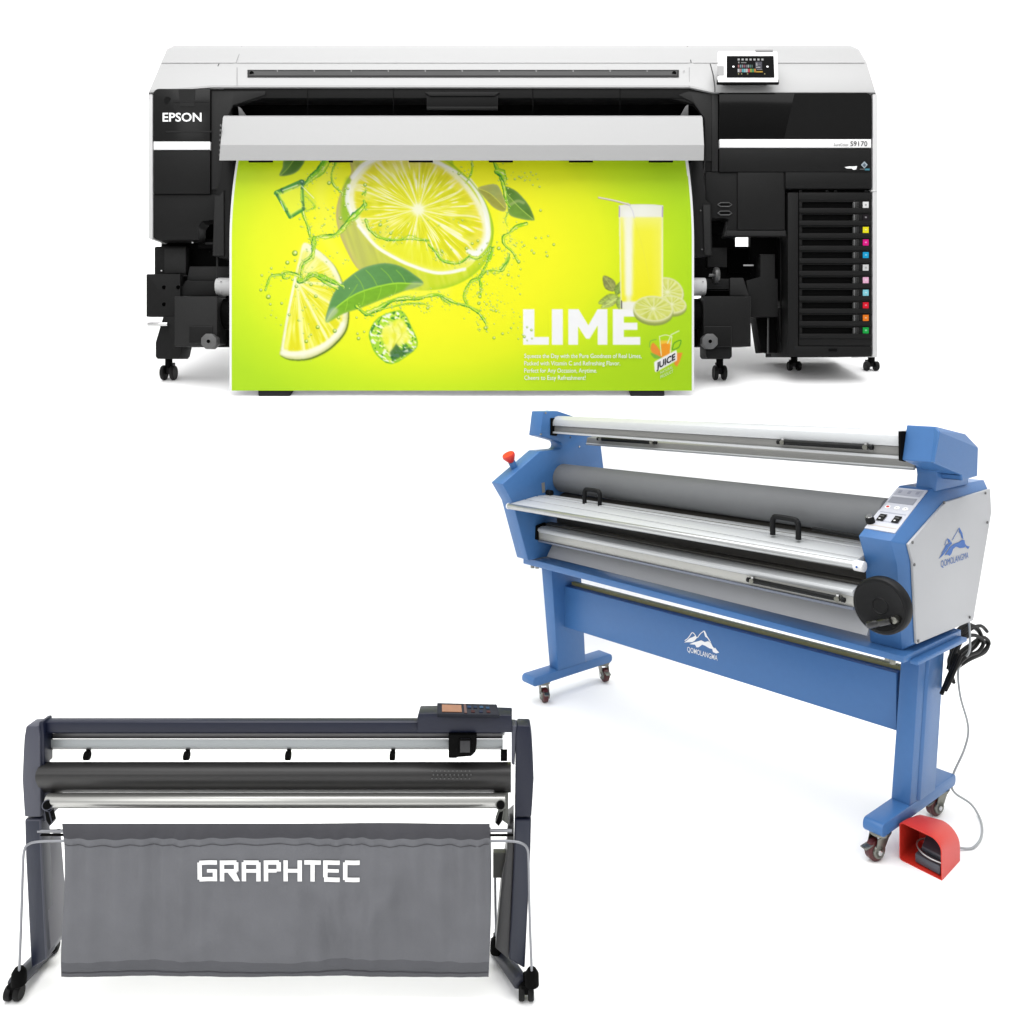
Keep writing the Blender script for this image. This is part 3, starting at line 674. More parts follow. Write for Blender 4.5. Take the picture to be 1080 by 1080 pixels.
sp = (
    ([(385, 216), (377, 224), (368, 232), (360, 243), (352, 248), (341, 250), (331, 251)], 4.6), ([(331, 250), (330.5, 262), (329, 272), (320, 279), (317.5, 294)], 4.2),
    ([(317, 292), (310, 289), (301, 288), (299, 293), (305, 293)], 2.6), ([(300, 290), (291, 290), (285, 292), (282, 300), (280, 306)], 2.8),
    ([(316, 296), (322, 295), (329, 288), (340, 292), (350, 297), (362, 302)], 4.6), ([(322, 295), (332, 291), (345, 300), (356, 305)], 2.2),
    ([(319, 192), (319, 210), (320, 225), (325, 240), (327, 249)], 3.2), ([(345, 168), (338, 180), (330, 186), (322, 194)], 6.5), ([(356, 168), (350, 182), (351, 193), (357, 200), (364, 205)], 2.2),
    ([(386, 232), (389, 241), (396, 248), (405, 252), (418, 253), (432, 252), (452, 253.5)], 2.6), ([(452, 258), (459, 265), (466, 274), (475, 277), (485, 277), (495, 270)], 2.6),
    ([(495, 270), (503, 272), (511, 268), (516, 261), (520, 261)], 2.2), ([(520, 262), (515, 275), (508, 288), (506, 293), (507, 303), (507, 312)], 2.8), ([(506, 293), (513, 286), (522, 285), (530, 285), (537, 272)], 2.4),
    ([(504, 294), (497, 297), (491, 305), (489, 314), (492, 320)], 2.4), ([(386, 331), (400, 325), (412, 318), (425, 315), (440, 315), (452, 312), (463, 311), (473, 316), (482, 320), (494, 323), (505, 330)], 3.6),
    ([(395, 328), (415, 323), (430, 320), (446, 320), (450, 322)], 2.0), ([(463, 312), (470, 318), (475, 321)], 2), ([(376, 323), (384, 330), (394, 333)], 2.6),
    ([(498, 168), (498, 180), (493, 191)], 1.6), ([(521, 170), (525, 180), (529, 190), (532, 200), (534, 212), (538, 218)], 3.6), ([(524, 181), (530, 184), (533, 194)], 6.0),
    ([(536, 224), (533, 232), (535, 238)], 1.3), ([(555, 236), (545, 239), (537, 246), (531, 250), (532, 258), (540, 265), (543, 270)], 3.0), ([(543, 270), (547, 277)], 2.6),
    ([(382, 205), (386, 201), (385, 206)], 1.4), ([(384, 212), (386, 222)], 2.2), ([(528, 283), (534, 276), (537, 268)], 2.4), ([(505, 330), (512, 340), (513, 348)], 2.2), ([(322, 206), (330, 214), (332, 219), (323, 222)], 1.8))
for i_, (pts, w_) in enumerate(sp): liquid(pts, w_ * .92, 100 + 7 * i_)
for i_, (pts, w_) in enumerate(sp[:20]): liquid([(a_ + rs.randn() * 1.6, b_ + rs.randn() * 1.6) for a_, b_ in pts], w_ * .4, 700 + i_, .6)
# ice
def glassbar(pts, w_, seed):
    W_ = bb(pts, w_ + 3); d, s_, al, L = distl(pts, W_, 0); k = d / (w_ / 2) * s_; n1 = vnoise(al / 3 + 2, k + 4, seed)
    c_ = mixc((60, 150, 60), (190, 240, 60), k * .9 + n1 * .5); c_ = mixc(c_, (30, 95, 60), np.clip((n1 - .55) * 4, 0, .9)); c_ = mixc(c_, (235, 250, 210), np.clip(k * 3 - 2.2, 0, 1)); put(W_, np.clip((w_ / 2 - d) / .5 + .5, 0, 1), c_, .92)
c1 = [(292, 204), (318, 192.5), (320, 220), (306, 228.5)]
for i_, (a_, b_) in enumerate(zip(c1, c1[1:] + c1[:1])): glassbar([a_, b_], (6.5, 3.4, 4.6, 4.4)[i_], 300 + i_)
fill([(293, 205), (317, 194), (319, 219), (307, 227)], (244, 252, 90), .5, 1, 0); fill([(319, 196), (332, 208), (334, 218), (321, 222)], (214, 236, 60), .55, 1.2, 0)
for a_, b_ in (((296, 212), (300, 222)), ((318, 196), (331, 209)), ((298, 201), (314, 195))): line([a_, b_], .9, (246, 255, 225), .85, 0, .6)
fill([(316, 190), (321, 190), (321.5, 195), (316, 195)], (40, 100, 70), .85, .7); fill([(317, 191), (319.5, 191), (319.5, 193)], (220, 240, 225), .9, .4)
o2 = sm([(389.5, 350), (399, 335), (419, 327.5), (427, 331), (434, 345), (440.6, 361), (435, 371), (413, 384), (397, 374), (391, 361)], 3)
f2 = [(402, 348), (411, 341), (423, 336), (430, 348), (432, 360), (421, 365), (412, 375), (405, 362)]
W_ = bb(o2, 3); m = pmask(o2, W_, .5); mf = pmask(sm(f2, 3), W_, 1.3); x, y = gu[W_], gv[W_]
ca, sa = math.cos(-.5), math.sin(-.5); xr, yr = x * ca - y * sa, x * sa + y * ca
n1 = vnoise(xr / 3.4, yr / 1.5, 71); n2 = vnoise(xr / 1.7, yr / 2.6, 72); c_ = mixc((165, 222, 50), (235, 250, 90), n1 * 2 - .5); c_ = mixc(c_, (50, 135, 50), np.clip((n2 - .62) * 5, 0, .95)); c_ = mixc(c_, (245, 255, 235), np.clip((n1 - .60) * 7, 0, 1)); c_ = mixc(c_, (70, 165, 50), np.clip((1 - blurm(m, 1.2)) * 2 - .2, 0, .8))
put(W_, m, c_, .95); put(W_, mf, mixc((250, 248, 60), (255, 255, 150), vnoise(x / 4, y / 6, 75) * 1.3 - .3), .95)
for pts in ([(414, 345), (417, 355), (414, 366)], [(420, 342), (424, 352), (418, 362)]): line(pts, 1.2, (226, 226, 60), .6, soft=1)
fill([(411, 372), (418, 362), (423, 369), (432, 366), (436, 370), (414, 381)], (25, 85, 45), .75, .8); fill([(425, 371), (430, 368), (431, 371)], (235, 250, 220), .9, .5)
for u, v, r in ((311, 267, 3.1), (303, 277, 2.3), (311, 275, 1.5), (286, 283, 1.5), (276, 290.5, 1.6), (275, 306, 1.8), (283, 313, 2.6), (285, 321, 1.6), (297, 320, 1.7), (305, 332, 1.7), (328, 300, 2), (333, 312.5, 2), (312.5, 302, 1.9), (308.5, 295, 1.5),
                (335, 345, 2.2), (353, 349, 2.3), (323, 360, 2.1), (357, 335, 1.9), (328, 353, 1.4), (322, 324, 1.3), (378, 357, 2), (377, 352, 1.5), (384, 350, 1.4), (376, 335, 1.4), (401, 237, 2.1), (412, 246, 1.8), (385, 195, 2), (367, 199, 1.6), (364, 217, 1.7), (359, 230, 1.9),
                (466, 265, 1.7), (476, 263, 1.2), (498, 257, 1.7), (504, 254, 1.6), (492, 262, 1.9), (526, 262, 2.1), (484, 183, 1.9), (451, 325, 1.9), (437, 322, 1.3), (512, 346, 2.1), (505, 320, 1.9), (506, 313, 1.9), (521, 356.5, 1.8), (530, 352, 1.6), (536, 351, 1), (539, 346, 1.4), (523, 328, 1.7), (513, 321, 1.4),
                (547, 291, 1.2), (565, 251, 1.4), (571, 251, 1.2), (578, 249, 1.3), (584, 258, 1.7), (577, 270, 1.7), (576, 266, 1.3), (563, 267, 1.6), (561, 264, 1.2), (553, 259, 1.4), (570, 222, 1.6), (536, 290, 1.7), (547, 276, 2), (549, 284, 1.3), (543, 189, 1.4), (569, 197, 1.4), (351, 219, 1.3), (332, 230, 1.3), (316, 231, 1.3), (347, 193, 2.2)):
    droplet(u, v, r)
for cx_, cy_, sx_, sy_, nn in ((558, 186, 14, 8, 26), (520, 320, 16, 14, 46), (505, 340, 14, 14, 22), (548, 258, 14, 14, 24), (342, 228, 14, 18, 20), (318, 330, 14, 26, 26), (548, 345, 9, 10, 20), (470, 235, 32, 12, 14), (355, 270, 14, 7, 12), (485, 180, 9, 6, 8), (405, 240, 10, 10, 14), (540, 305, 10, 20, 16), (290, 335, 10, 12, 7)):
    for k in range(nn): droplet(cx_ + rs.randn() * sx_ * .6, cy_ + rs.randn() * sy_ * .6, .45 + .8 * rs.rand())
# LIME
Mw = (255, 255, 255)
for q in ([(551.7, 326), (563.6, 326), (563.6, 355.4), (579, 355.4), (579, 363.8), (551.7, 363.8)], [(582, 326), (593.8, 326), (593.8, 363.8), (582, 363.8)],
          [(599.2, 326), (610.2, 326), (620.5, 343), (630.3, 326), (640.8, 326), (640.8, 363.8), (630.4, 363.8), (630.3, 343.5), (621.8, 357.5), (618.2, 357.5), (609.8, 344.5), (609.8, 363.8), (599.2, 363.8)],
          [(646.5, 326), (674, 326), (674, 334), (658, 334), (658, 340.5), (672.5, 340.5), (672.5, 348), (658, 348), (658, 355.4), (675.2, 355.4), (675.2, 363.8), (646.5, 363.8)]): fill(q, Mw, 1, .3)
for u, v, r in ((556, 345, 1.3), (560.5, 348, 1.6), (553, 355, 1.8), (561, 357, 1.2), (556, 359, 1.1)): droplet(u, v, r)
# mint, glass, slices
def mint(p, q, w_, rgb):
    p = Vector((*p, 0)); q = Vector((*q, 0)); d = q - p; n_ = Vector((-d.y, d.x, 0)).normalized() * w_
    pts = sm([(p.x, p.y), *[(t.x, t.y) for t in (p + d * .35 + n_, p + d * .75 + n_ * .7, q, p + d * .75 - n_ * .7, p + d * .35 - n_)]], 3); W_ = bb(pts, 3); m = pmask(pts, W_, .4); x, y = gu[W_], gv[W_]
    put(W_, m, mixc(rgb, [min(255, c * 1.25) for c in rgb], vnoise(x / 2, y / 1.3, 15) * 1.4 - .2)); put(W_, m * np.clip(1 - blurm(m, .9), 0, 1), [c * .6 for c in rgb], .7); line([(p.x, p.y), (q.x, q.y)], .7, [min(255, c * 1.4) for c in rgb], .7, 0, .6)
mint((648, 307), (636.5, 291), 6, (136, 142, 76)); mint((650, 311), (655, 297), 4, (124, 150, 60)); mint((652, 312), (631, 320), 5, (150, 170, 74)); mint((652, 314), (634, 325), 4.2, (168, 184, 100)); mint((653, 313), (653, 326), 3.4, (138, 162, 78))
def cslice(cx, cy, rx, ry, th, rot):
    E = lambda a, b_, yo: [(cx + a * math.cos(t) * math.cos(rot) - b_ * math.sin(t) * math.sin(rot), cy + yo + a * math.cos(t) * math.sin(rot) + b_ * math.sin(t) * math.cos(rot)) for t in np.linspace(0, 2 * math.pi, 40)[:-1]]
    fill(E(rx, ry, th), (150, 164, 78), 1, .5); fill(E(rx, ry, th * .4), (196, 200, 120), 1, .6); fill(E(rx, ry, 0), (238, 240, 186), 1, .5)
    pts = E(rx - 1.6, ry - 1.4, 0); W_ = bb(pts, 3); m = pmask(pts, W_, .5); x, y = gu[W_], gv[W_]; an = np.arctan2((y - cy) / ry, (x - cx) / rx); qq = np.hypot((x - cx) / rx, (y - cy) / ry)
    put(W_, m, mixc((208, 214, 92), (234, 238, 138), vnoise((an + 4) * 9, qq * 3, 81) * 1.4 - .2))
    for k in range(11): put(W_, np.exp(-(np.abs(np.angle(np.exp(1j * (an - k * .571 - .2)))) * qq * rx / .75) ** 2) * m, (236, 240, 176), .8)
    put(W_, np.exp(-(np.hypot((x - cx) / 2.4, (y - cy) / 1.6)) ** 2), (246, 246, 205), .9)
cslice(704, 308, 17.5, 15, 2, .5)
x, y = gu, gv; W_ = win(650, 212, 702, 331); x, y = gu[W_], gv[W_]
gl = pmask([(652.6, 217), (660, 215.6), (690, 215.6), (699.4, 217), (699.2, 320), (690, 327.5), (668, 328), (654.5, 325.5)], W_, .4); t = (x - 653) / 46
put(W_, gl, mixc((254, 254, 248), (238, 236, 222), np.abs(t - .5) * .9), .97)
ju = pmask([(653.6, 229), (698.4, 229), (698.2, 318), (655, 318)], W_, .8); c_ = mixc((253, 249, 60), (250, 244, 30), (y - 240) / 80); c_ = mixc(c_, (255, 254, 175), np.exp(-((t - .22) / .07) ** 2) * 1.1); c_ = mixc(c_, (255, 253, 190), np.exp(-(np.minimum(t, 1 - t) / .05) ** 2) * .8); c_ = mixc(c_, (255, 253, 140), np.clip((244 - y) / 16, 0, 1) * .8); c_ = mixc(c_, (252, 250, 120), np.clip((t - .72) * 2, 0, .5))
put(W_, ju, c_); put(W_, pmask([(657, 222), (668, 222), (667, 312), (659, 312)], W_, 1.6), (255, 255, 250), .75)
for u in (653.3, 698.7): line([(u, 218), (u, 228.5)], 1.3, (176, 150, 200), .8, 0)
line([(652.8, 217.0), (676, 215.8), (699.2, 217.0)], .9, (236, 236, 240), .9); line([(631.5, 208.5), (647, 211.5), (664, 216)], 2.0, (190, 170, 160), .9); line([(631.5, 208.1), (647, 211.1), (664, 215.4)], 1.0, (252, 248, 245), .95)
line([(662, 214), (667, 222), (669, 230)], 1.2, (222, 220, 232), .7); line([(669, 232), (678, 262), (686, 300)], .8, (240, 234, 80), .4); line([(655.6, 317.5), (655.6, 325)], 1.6, (100, 100, 84), .9, 0)
cslice(708, 321, 16, 9.5, 3.5, .1); cslice(689, 325.5, 21, 13.5, 4.5, .08)
# juice badge
fill([(686, 368), (689, 361), (697, 371), (700, 378), (690, 374)], (246, 150, 50), 1, .4, 2); fill([(711, 384), (714, 372), (720, 372), (717, 381), (714, 387)], (246, 150, 50)); line([(685, 366), (686, 360), (692, 358)], .9, (130, 190, 60))
fill([(686, 372), (694, 375), (699, 378), (690, 378)], (130, 190, 60), 1, .4, 2); line([(709, 369), (711, 362), (718, 359), (716, 366), (710, 369)], 1.2, (96, 170, 30)); fill([(696.5, 360), (707.5, 360), (706.5, 376), (697.5, 376)], (250, 160, 30)); fill([(696.5, 359), (707.5, 359), (707.2, 363), (702, 362), (696.8, 363)], (252, 208, 60))
for a_, b_ in (((695.5, 355), (697.5, 375)), ((708.5, 355), (706.8, 374))): line([a_, b_], 1.0, (240, 250, 200), .9, 0)
line([(695.5, 355), (702, 353.3), (708.5, 355)], .9, (240, 250, 200)); line([(704, 362), (708, 353), (716, 349)], 1.1, (232, 250, 190), 1, 0)
fill([(689.8, 382.4), (691, 381), (713, 369.3), (713.8, 370), (714, 380), (692, 392.6), (690.6, 391.6)], Mw)
# ---- sheet mesh carrying the print
def bedge(v, left):
    k = min(1, (v - 168) / 90); s = 1 - (1 - k) ** 2
    return (249.5 - 7.5 * s) if left else (725.5 + 6.5 * s)
NU_, NV_ = 740, 366
vv = np.linspace(168, 412, NV_ + 1); verts = np.zeros((NV_ + 1, NU_ + 1, 3)); cols = np.ones((NV_ + 1, NU_ + 1, 4), np.float32)
for j, v in enumerate(vv):
    a_, b_ = bedge(v, True), bedge(v, False); u = np.linspace(a_, b_, NU_ + 1); k = (v - 168) / 244; Y = 4.50 - .02 * k + .0035 * np.sin(u * .021) * k
    verts[j, :, 0] = (u - 540) * Y / F; verts[j, :, 1] = Y; verts[j, :, 2] = H - (v - 385) * Y / F
    xi = (u - U0) * SS - .5; x0 = np.floor(xi).astype(int); fx = (xi - x0)[:, None]; yi = (v - V0) * SS - .5; y0 = int(math.floor(yi)); fy = yi - y0
    px_ = (img[y0, x0] * (1 - fx) + img[y0, x0 + 1] * fx) * (1 - fy) + (img[y0 + 1, x0] * (1 - fx) + img[y0 + 1, x0 + 1] * fx) * fy
    pw = ((u < a_ + 2.4) | (u > b_ - 2.6))[:, None]; px_ = np.where(pw, 252., px_) / 255.
    cols[j, :, :3] = np.where(px_ <= .04045, px_ / 12.92, ((px_ + .055) / 1.055) ** 2.4)
me = bpy.data.meshes.new('printed_banner'); nv = (NV_ + 1) * (NU_ + 1); nf = NV_ * NU_
idx = np.arange(nv).reshape(NV_ + 1, NU_ + 1); quads = np.stack([idx[:-1, :-1], idx[1:, :-1], idx[1:, 1:], idx[:-1, 1:]], -1).reshape(-1)
me.vertices.add(nv); me.vertices.foreach_set('co', verts.reshape(-1)); me.loops.add(nf * 4); me.loops.foreach_set('vertex_index', quads.astype(np.int32)); me.polygons.add(nf); me.polygons.foreach_set('loop_start', np.arange(0, nf * 4, 4, dtype=np.int32)); me.update(calc_edges=True)
at = me.color_attributes.new('print', 'FLOAT_COLOR', 'POINT'); at.data.foreach_set('color', cols.reshape(-1))
mp_ = bpy.data.materials.new('banner_print'); mp_.use_nodes = True; n = mp_.node_tree.nodes; l = mp_.node_tree.links; b = n['Principled BSDF']; b.inputs['Roughness'].default_value = .45; b.inputs['Specular IOR Level'].default_value = .25
an_ = n.new('ShaderNodeAttribute'); an_.attribute_name = 'print'; mu = n.new('ShaderNodeVectorMath'); mu.operation = 'SCALE'; mu.inputs['Scale'].default_value = .61; l.new(an_.outputs['Color'], mu.inputs[0]); l.new(mu.outputs[0], b.inputs['Base Color'])
me.materials.append(mp_); me.polygons.foreach_set('use_smooth', [True] * nf)
ban = bpy.data.objects.new('printed_banner', me); sc.collection.objects.link(ban); ROOTLOC[ban.name] = Vector((0, 0, 0))
tag(ban, 'yellow green banner printed with limes and a juice glass, hanging from the printer', 'banner')
bn = MB(); rows = [168 + 244 * k / 24 for k in range(25)]
bn.rings([[P(bedge(v, True) + (bedge(v, False) - bedge(v, True)) * i / 40, v, PP(bedge(v, True) + (bedge(v, False) - bedge(v, True)) * i / 40, v).y + .0012) for i in range(41)] for v in rows], M_paper, caps=False, closed=False)
bn.build('paper_backing', ban, smooth=60)
bn = MB(); s_px = 4.48 / F; M_wi = mat('white_ink', (255, 255, 255), .5, alb=.72, var=.01, spec=.2)
def btext(s, u0, vb, u1, h, l=8, m=None, bold=0.0): text(bn, s, PP(u0, vb, l), (1, 0, 0), (0, 0, 1), h * s_px, m or M_wi, width=(u1 - u0) * s_px, bold=bold)
LG = .0004
btext('Squeeze the Day with the Pure Goodness of Real Limes,', 553, 377.6, 676.5, 4.6); btext('Packed with Vitamin C and Refreshing Flavor.', 553, 385.3, 654, 4.6)
btext('Perfect for Any Occasion, Anytime.', 553, 393, 629.5, 4.6); btext('Cheers to Easy Refreshment!', 553, 400.6, 617.5, 4.6)
bn.build('printed_lettering', ban); bn = MB()
ang = math.atan2(12.0, 22.5); text(bn, 'JUICE', PP(692.4, 389.6, 8), (math.cos(ang), 0, math.sin(ang)), (0, 0, 1), 6.6 * s_px, flat('badge_black', (40, 40, 50)), width=22.5 * s_px, bold=.03)
a2 = math.atan2(7, 14)
text(bn, 'NATURAL', PP(696.5, 394.6, 8), (math.cos(a2), 0, math.sin(a2)), (0, 0, 1), 2.8 * s_px, flat('badge_pale', (225, 250, 190)), width=14.5 * s_px, bold=.01)
text(bn, 'PRODUCT', PP(696.5, 399.4, 8), (math.cos(a2), 0, math.sin(a2)), (0, 0, 1), 3.2 * s_px, MATS['badge_pale'], width=15 * s_px, bold=.01)
bn.build('printed_lettering', ban)
# ================================================================== 3. THE BLUE LAMINATOR
AX = Vector((-.635, .7725, 0)).normalized(); BX = Vector((AX.y, -AX.x, 0)); OX = Vector((1.095, 2.563, 0))
def W(s, t, z): return OX + AX * s + BX * t + Vector((0, 0, z))
def ray_(u, v): return Vector(((u - 540) / F, 1, -(v - 385) / F))
def S_(u, v, s):      # (t, z) of an image point on the cross-section s
    d = ray_(u, v); k = (s + OX.dot(AX)) / d.dot(AX); p = d * k - OX; return (p.dot(BX), H + d.z * k)
def T_(u, v, t):      # (s, z)
    d = ray_(u, v); k = (t + OX.dot(BX)) / d.dot(BX); p = d * k - OX; return (p.dot(AX), H + d.z * k)
def Z_(u, v, z):      # (s, t)
    d = ray_(u, v); k = (z - H) / d.z; p = d * k - OX; return (p.dot(AX), p.dot(BX))
M_blue = mat('blue_enamel', (74, 126, 188), .38, var=.05, bump=.15, scale=50, spec=.35, alb=.70)
M_blueD = mat('blue_enamel_shade', (66, 118, 190), .38, spec=.45, alb=.66)
M_lamw = mat('light_grey_panel', (212, 214, 218), .45, var=.015, bump=.06)
M_alu = mat('brushed_aluminium', (205, 207, 207), .33, .85, alb=.75, var=.06, scale=8, stretch=(1, 1, 30))
M_aluw = mat('satin_aluminium', (226, 229, 231), .40, .15, alb=.66, var=.03)
M_aluD = mat('grey_anodised_face', (165, 165, 162), .45, .2, alb=.6, var=.04)
M_rub = mat('grey_silicone_roller', (124, 126, 128), .6, alb=.74, var=.05, bump=.2, spec=.25)
M_rubD = mat('dark_rubber_roller', (80, 78, 74), .5, alb=.70, var=.08, spec=.3)
M_olive = mat('olive_edge', (158, 150, 96), .5, alb=.9, var=.1)
M_blk = mat('black_grip', (18, 19, 21), .5, var=.06, spec=.2)
M_red = mat('red_plastic', (228, 58, 44), .42, alb=.78, var=.03, spec=.4)
M_ink = mat('blue_lettering', (28, 112, 205), .5, var=.02)
lam = thing('cold_laminator', 'blue and grey roll laminator on a wheeled stand, standing at an angle', 'laminator', W(.7, .15, 0))
def lprism(mb, profile, s0, s1, m, profile2=None):
    mb.loft([W(s0, t, z) for t, z in profile], [W(s1, t, z) for t, z in (profile2 or profile)], m)
def lbox(mb, s0, s1, t0, t1, z0, z1, m): lprism(mb, [(t0, z0), (t1, z0), (t1, z1), (t0, z1)], s0, s1, m)
# left housing
PL = [(-.238, .99), (-.181, .907), (-.093, .642), (.33, .642), (.385, .98), (.36, 1.13), (.33, 1.19), (.30, 1.225), (.176, 1.266), (.085, 1.292), (-.006, 1.292), (-.023, 1.184), (.085, 1.156), (.105, 1.149), (.111, 1.134), (.107, 1.122), (.094, 1.116), (-.023, 1.116)]
mb = MB(); lprism(mb, PL, 1.50, 1.578, M_blue)
lh = mb.build('end_housing', lam, .004)
mb = MB(); mb.face([W(1.4985, *S_(*p, 1.4985)) for p in ((571, 509.5), (574.5, 508.5), (575, 519), (572, 520))], M_aluD)
for p in ((575.5, 435.5), (570.5, 458), (611, 471), (601.5, 461)):
    t, z = S_(*p, 1.499); mb.cyl(W(1.4975, t, z), W(1.501, t, z), .0045, M_chrome, 10)
mb.build_each('fitting', lh)
mb = MB()
s_, z_ = T_(541.5, 493, -.12); c_ = W(1.545, -.135, 1.05)
nrm = (W(0, -.238, .99) - W(0, -.023, 1.116)); nrm = Vector(nrm).cross(AX).normalized(); nrm = nrm if nrm.z > 0 else -nrm
mb.lathe(c_, nrm, [(-.01, .016), (.030, .016)], M_blue, 18)
eb = mb.build('emergency_button', lam, .001)
mb = MB(); mb.lathe(c_ + nrm * .03, nrm, [(0, .012), (.006, .017), (.014, .021), (.026, .028), (.036, .0285), (.040, .026), (.041, .001)], M_red, 22); mb.build('cap', eb, smooth=50)
# right housing
sI, sO, sP = .0, -.10, -.126
PRr = [(-.062, .984), (-.024, .907), (.008, .648), (.43, .648), (.60, 1.0), (.60, 1.105), (.195, 1.112)]
PP7 = [S_(*p, sP) for p in ((955, 573.7), (959.5, 592), (963.7, 679), (1023.7, 654), (1043, 540), (1041.7, 515), (994.5, 529))]
mb = MB(); lprism(mb, PRr, sI, sO, M_blue); lprism(mb, PRr, sO, sP, M_blue, PP7)
rh = mb.build('end_housing', lam, .004)
mb = MB(); sc_ = lambda k: [(sum(p[0] for p in PP7) / 7 + (t - sum(p[0] for p in PP7) / 7) * k, sum(p[1] for p in PP7) / 7 + (z - sum(p[1] for p in PP7) / 7) * k) for t, z in PP7]
lprism(mb, sc_(.995), sP - .0005, sP - .009, M_lamw); sp_ = mb.build('side_panel', rh, .002)
mb = MB(); sF = sP - .009
for p in ((995.5, 530), (1039, 520), (1041, 551), (962, 572), (964, 595.5), (968, 676), (1022.5, 651)):
    t, z = S_(*p, sF); mb.cyl(W(sF + .001, t, z), W(sF - .003, t, z), .0045, M_knob, 10)
mb.build_each('screw', sp_)
def mountain(mb, fn, m, l=0):
    polys = [[(.0, .02), (.10, .13), (.20, .26), (.30, .40), (.35, .45), (.40, .42), (.42, .36), (.36, .34), (.30, .26), (.22, .14), (.12, .06)],
             [(.30, .56), (.34, .64), (.42, .52), (.40, .48), (.34, .58)], [(.20, .42), (.30, .58), (.33, .62), (.31, .64), (.18, .44)],
             [(.22, .06), (.32, .10), (.38, .20), (.48, .30), (.58, .36), (.70, .42), (.80, .40), (.84, .34), (.92, .24), (1.0, .30), (1.02, .36), (.94, .40), (.90, .38), (.86, .50), (.78, .60), (.70, .58), (.64, .52), (.56, .54), (.50, .46), (.42, .40), (.36, .28), (.28, .16)],
             [(.44, .62), (.66, .98), (.68, .96), (.50, .62)], [(.66, .99), (.70, .99), (.86, .66), (.82, .56), (.78, .72), (.72, .80), (.70, .88)]]
    for q in polys: mb.face([fn(a_, b_) for a_, b_ in q], m)
mb = MB()
def z4(x, y): t, z = S_(900 + x / 7.2, 540 + y / 7.2, sF); return W(sF - .0012, t, z)
def zline(mb, fn, pts, w_, m):
    for (a_, b_), (c_, d_) in zip(pts, pts[1:]):
        L = math.hypot(c_ - a_, d_ - b_); nx, ny = -(d_ - b_) / L * w_ / 2, (c_ - a_) / L * w_ / 2
        mb.face([fn(a_ + nx, b_ + ny), fn(c_ + nx, d_ + ny), fn(c_ - nx, d_ - ny), fn(a_ - nx, b_ - ny)], m)
for q in ([(690, 330), (735, 262), (765, 240), (800, 228), (822, 210), (842, 214), (846, 240), (858, 256), (882, 262), (868, 282), (848, 262), (838, 270), (806, 274), (778, 262), (756, 280), (742, 318), (728, 334), (716, 322)],
          [(803, 118), (826, 160), (834, 208), (820, 196), (812, 168), (800, 150)], [(645, 357), (668, 318), (690, 300), (704, 262), (722, 240), (742, 226), (748, 238), (722, 268), (704, 298), (676, 330)],
          [(662, 316), (684, 284), (700, 250), (716, 236), (704, 268), (686, 300)], [(720, 236), (712, 200), (730, 210), (738, 224)]):
    mb.face([z4(*p) for p in q], M_ink)
zline(mb, z4, [(748, 214), (770, 176), (790, 140), (803, 118)], 4, M_ink); zline(mb, z4, [(690, 250), (704, 218), (714, 200)], 4, M_ink)
ta, tb = S_(992, 598.5, sF), S_(1021, 594, sF)
text(mb, 'QOMOLANGMA', W(sF - .0012, ta[0], ta[1]), BX, (0, 0, 1), .021, M_ink, width=tb[0] - ta[0], bold=-.004)
mb.build('logo', sp_)
# upper arm block of the right end
sHi, sHo = -.07, -.172
tF = .085
def fr(u, v, t): return T_(u, v, t)
mb = MB()
ftl = T_(957.2, 448.2, .10); fbl = T_(950, 485, .065); ft2 = T_(983, 449, .10); fb1 = T_(979, 488, .07)
o1 = S_(991.2, 456, sHo); o2_ = S_(1032, 472, sHo); o3 = S_(1031, 502.3, sHo); o4 = S_(1015, 507, sHo); o5 = S_(1014.2, 501, sHo); o6 = S_(985, 488.5, sHo)
inn = [(.10, ftl[1]), (o2_[0] - .06, o2_[1] + .045), (o2_[0], o2_[1] + .01), (o3[0], o3[1]), (o4[0], o4[1] - .0), (o5[0], o5[1]), (.07, fbl[1])]
out_ = [o1, (o1[0] + .004, o1[1] + .001), o2_, o3, o4, o5, o6]
lprism(mb, inn, sHi, sHo + .016, M_blue); lprism(mb, inn, sHo + .016, sHo, M_blue, out_)
rh2 = mb.build('arm_block', lam, .003, smooth=4)
mb = MB(); pn = [S_(968, 487, -.075), S_(968.6, 497, -.075), S_(967, 503, -.075), S_(966, 513, -.075)]
lprism(mb, [(.19, 1.20), (.213, 1.17), (.218, 1.15), (.208, 1.105), (.45, 1.105), (.45, 1.20)], -.047, -.11, M_blue); mb.build('neck', lam, .003)
# control panel on the sloping face
def slope(u, v, lift=.0):
    """meets the right housing's sloping control face"""
    A_ = W(sI, -.062, .984); n_ = (W(sI, .195, 1.112) - A_).cross(AX).normalized(); n_ = n_ if n_.z > 0 else -n_
    d = ray_(u, v); C0 = Vector((0, 0, H)); k = (A_ - C0).dot(n_) / d.dot(n_); return C0 + d * k + n_ * lift
def pan(mb, uvs, lift, m, th=.002): mb.loft([slope(*q, lift) for q in uvs], [slope(*q, lift - th) for q in uvs], m)
mb = MB(); pan(mb, [(946.5, 515), (978.5, 518), (944, 563), (912, 557.5)], .003, mat('panel_pale', (230, 232, 242), .4, alb=.68, var=.01), .004)
cp = mb.build('control_panel', lam)
mb = MB()
def cq(s, t): 
    A_ = Vector((946.5, 515)); B_ = Vector((978.5, 518)); C_ = Vector((944, 563)); D_ = Vector((912, 557.5))
    return tuple(A_.lerp(B_, s).lerp(D_.lerp(C_, s), t))
def rect(s0, t0, s1, t1, lift, m): pan(mb, [cq(s0, t0), cq(s1, t0), cq(s1, t1), cq(s0, t1)], lift, m, .0015)
rect(.08, .22, .90, .36, .0045, mat('lcd_grey', (172, 176, 188), .3))
mb.build('display', cp); mb = MB()
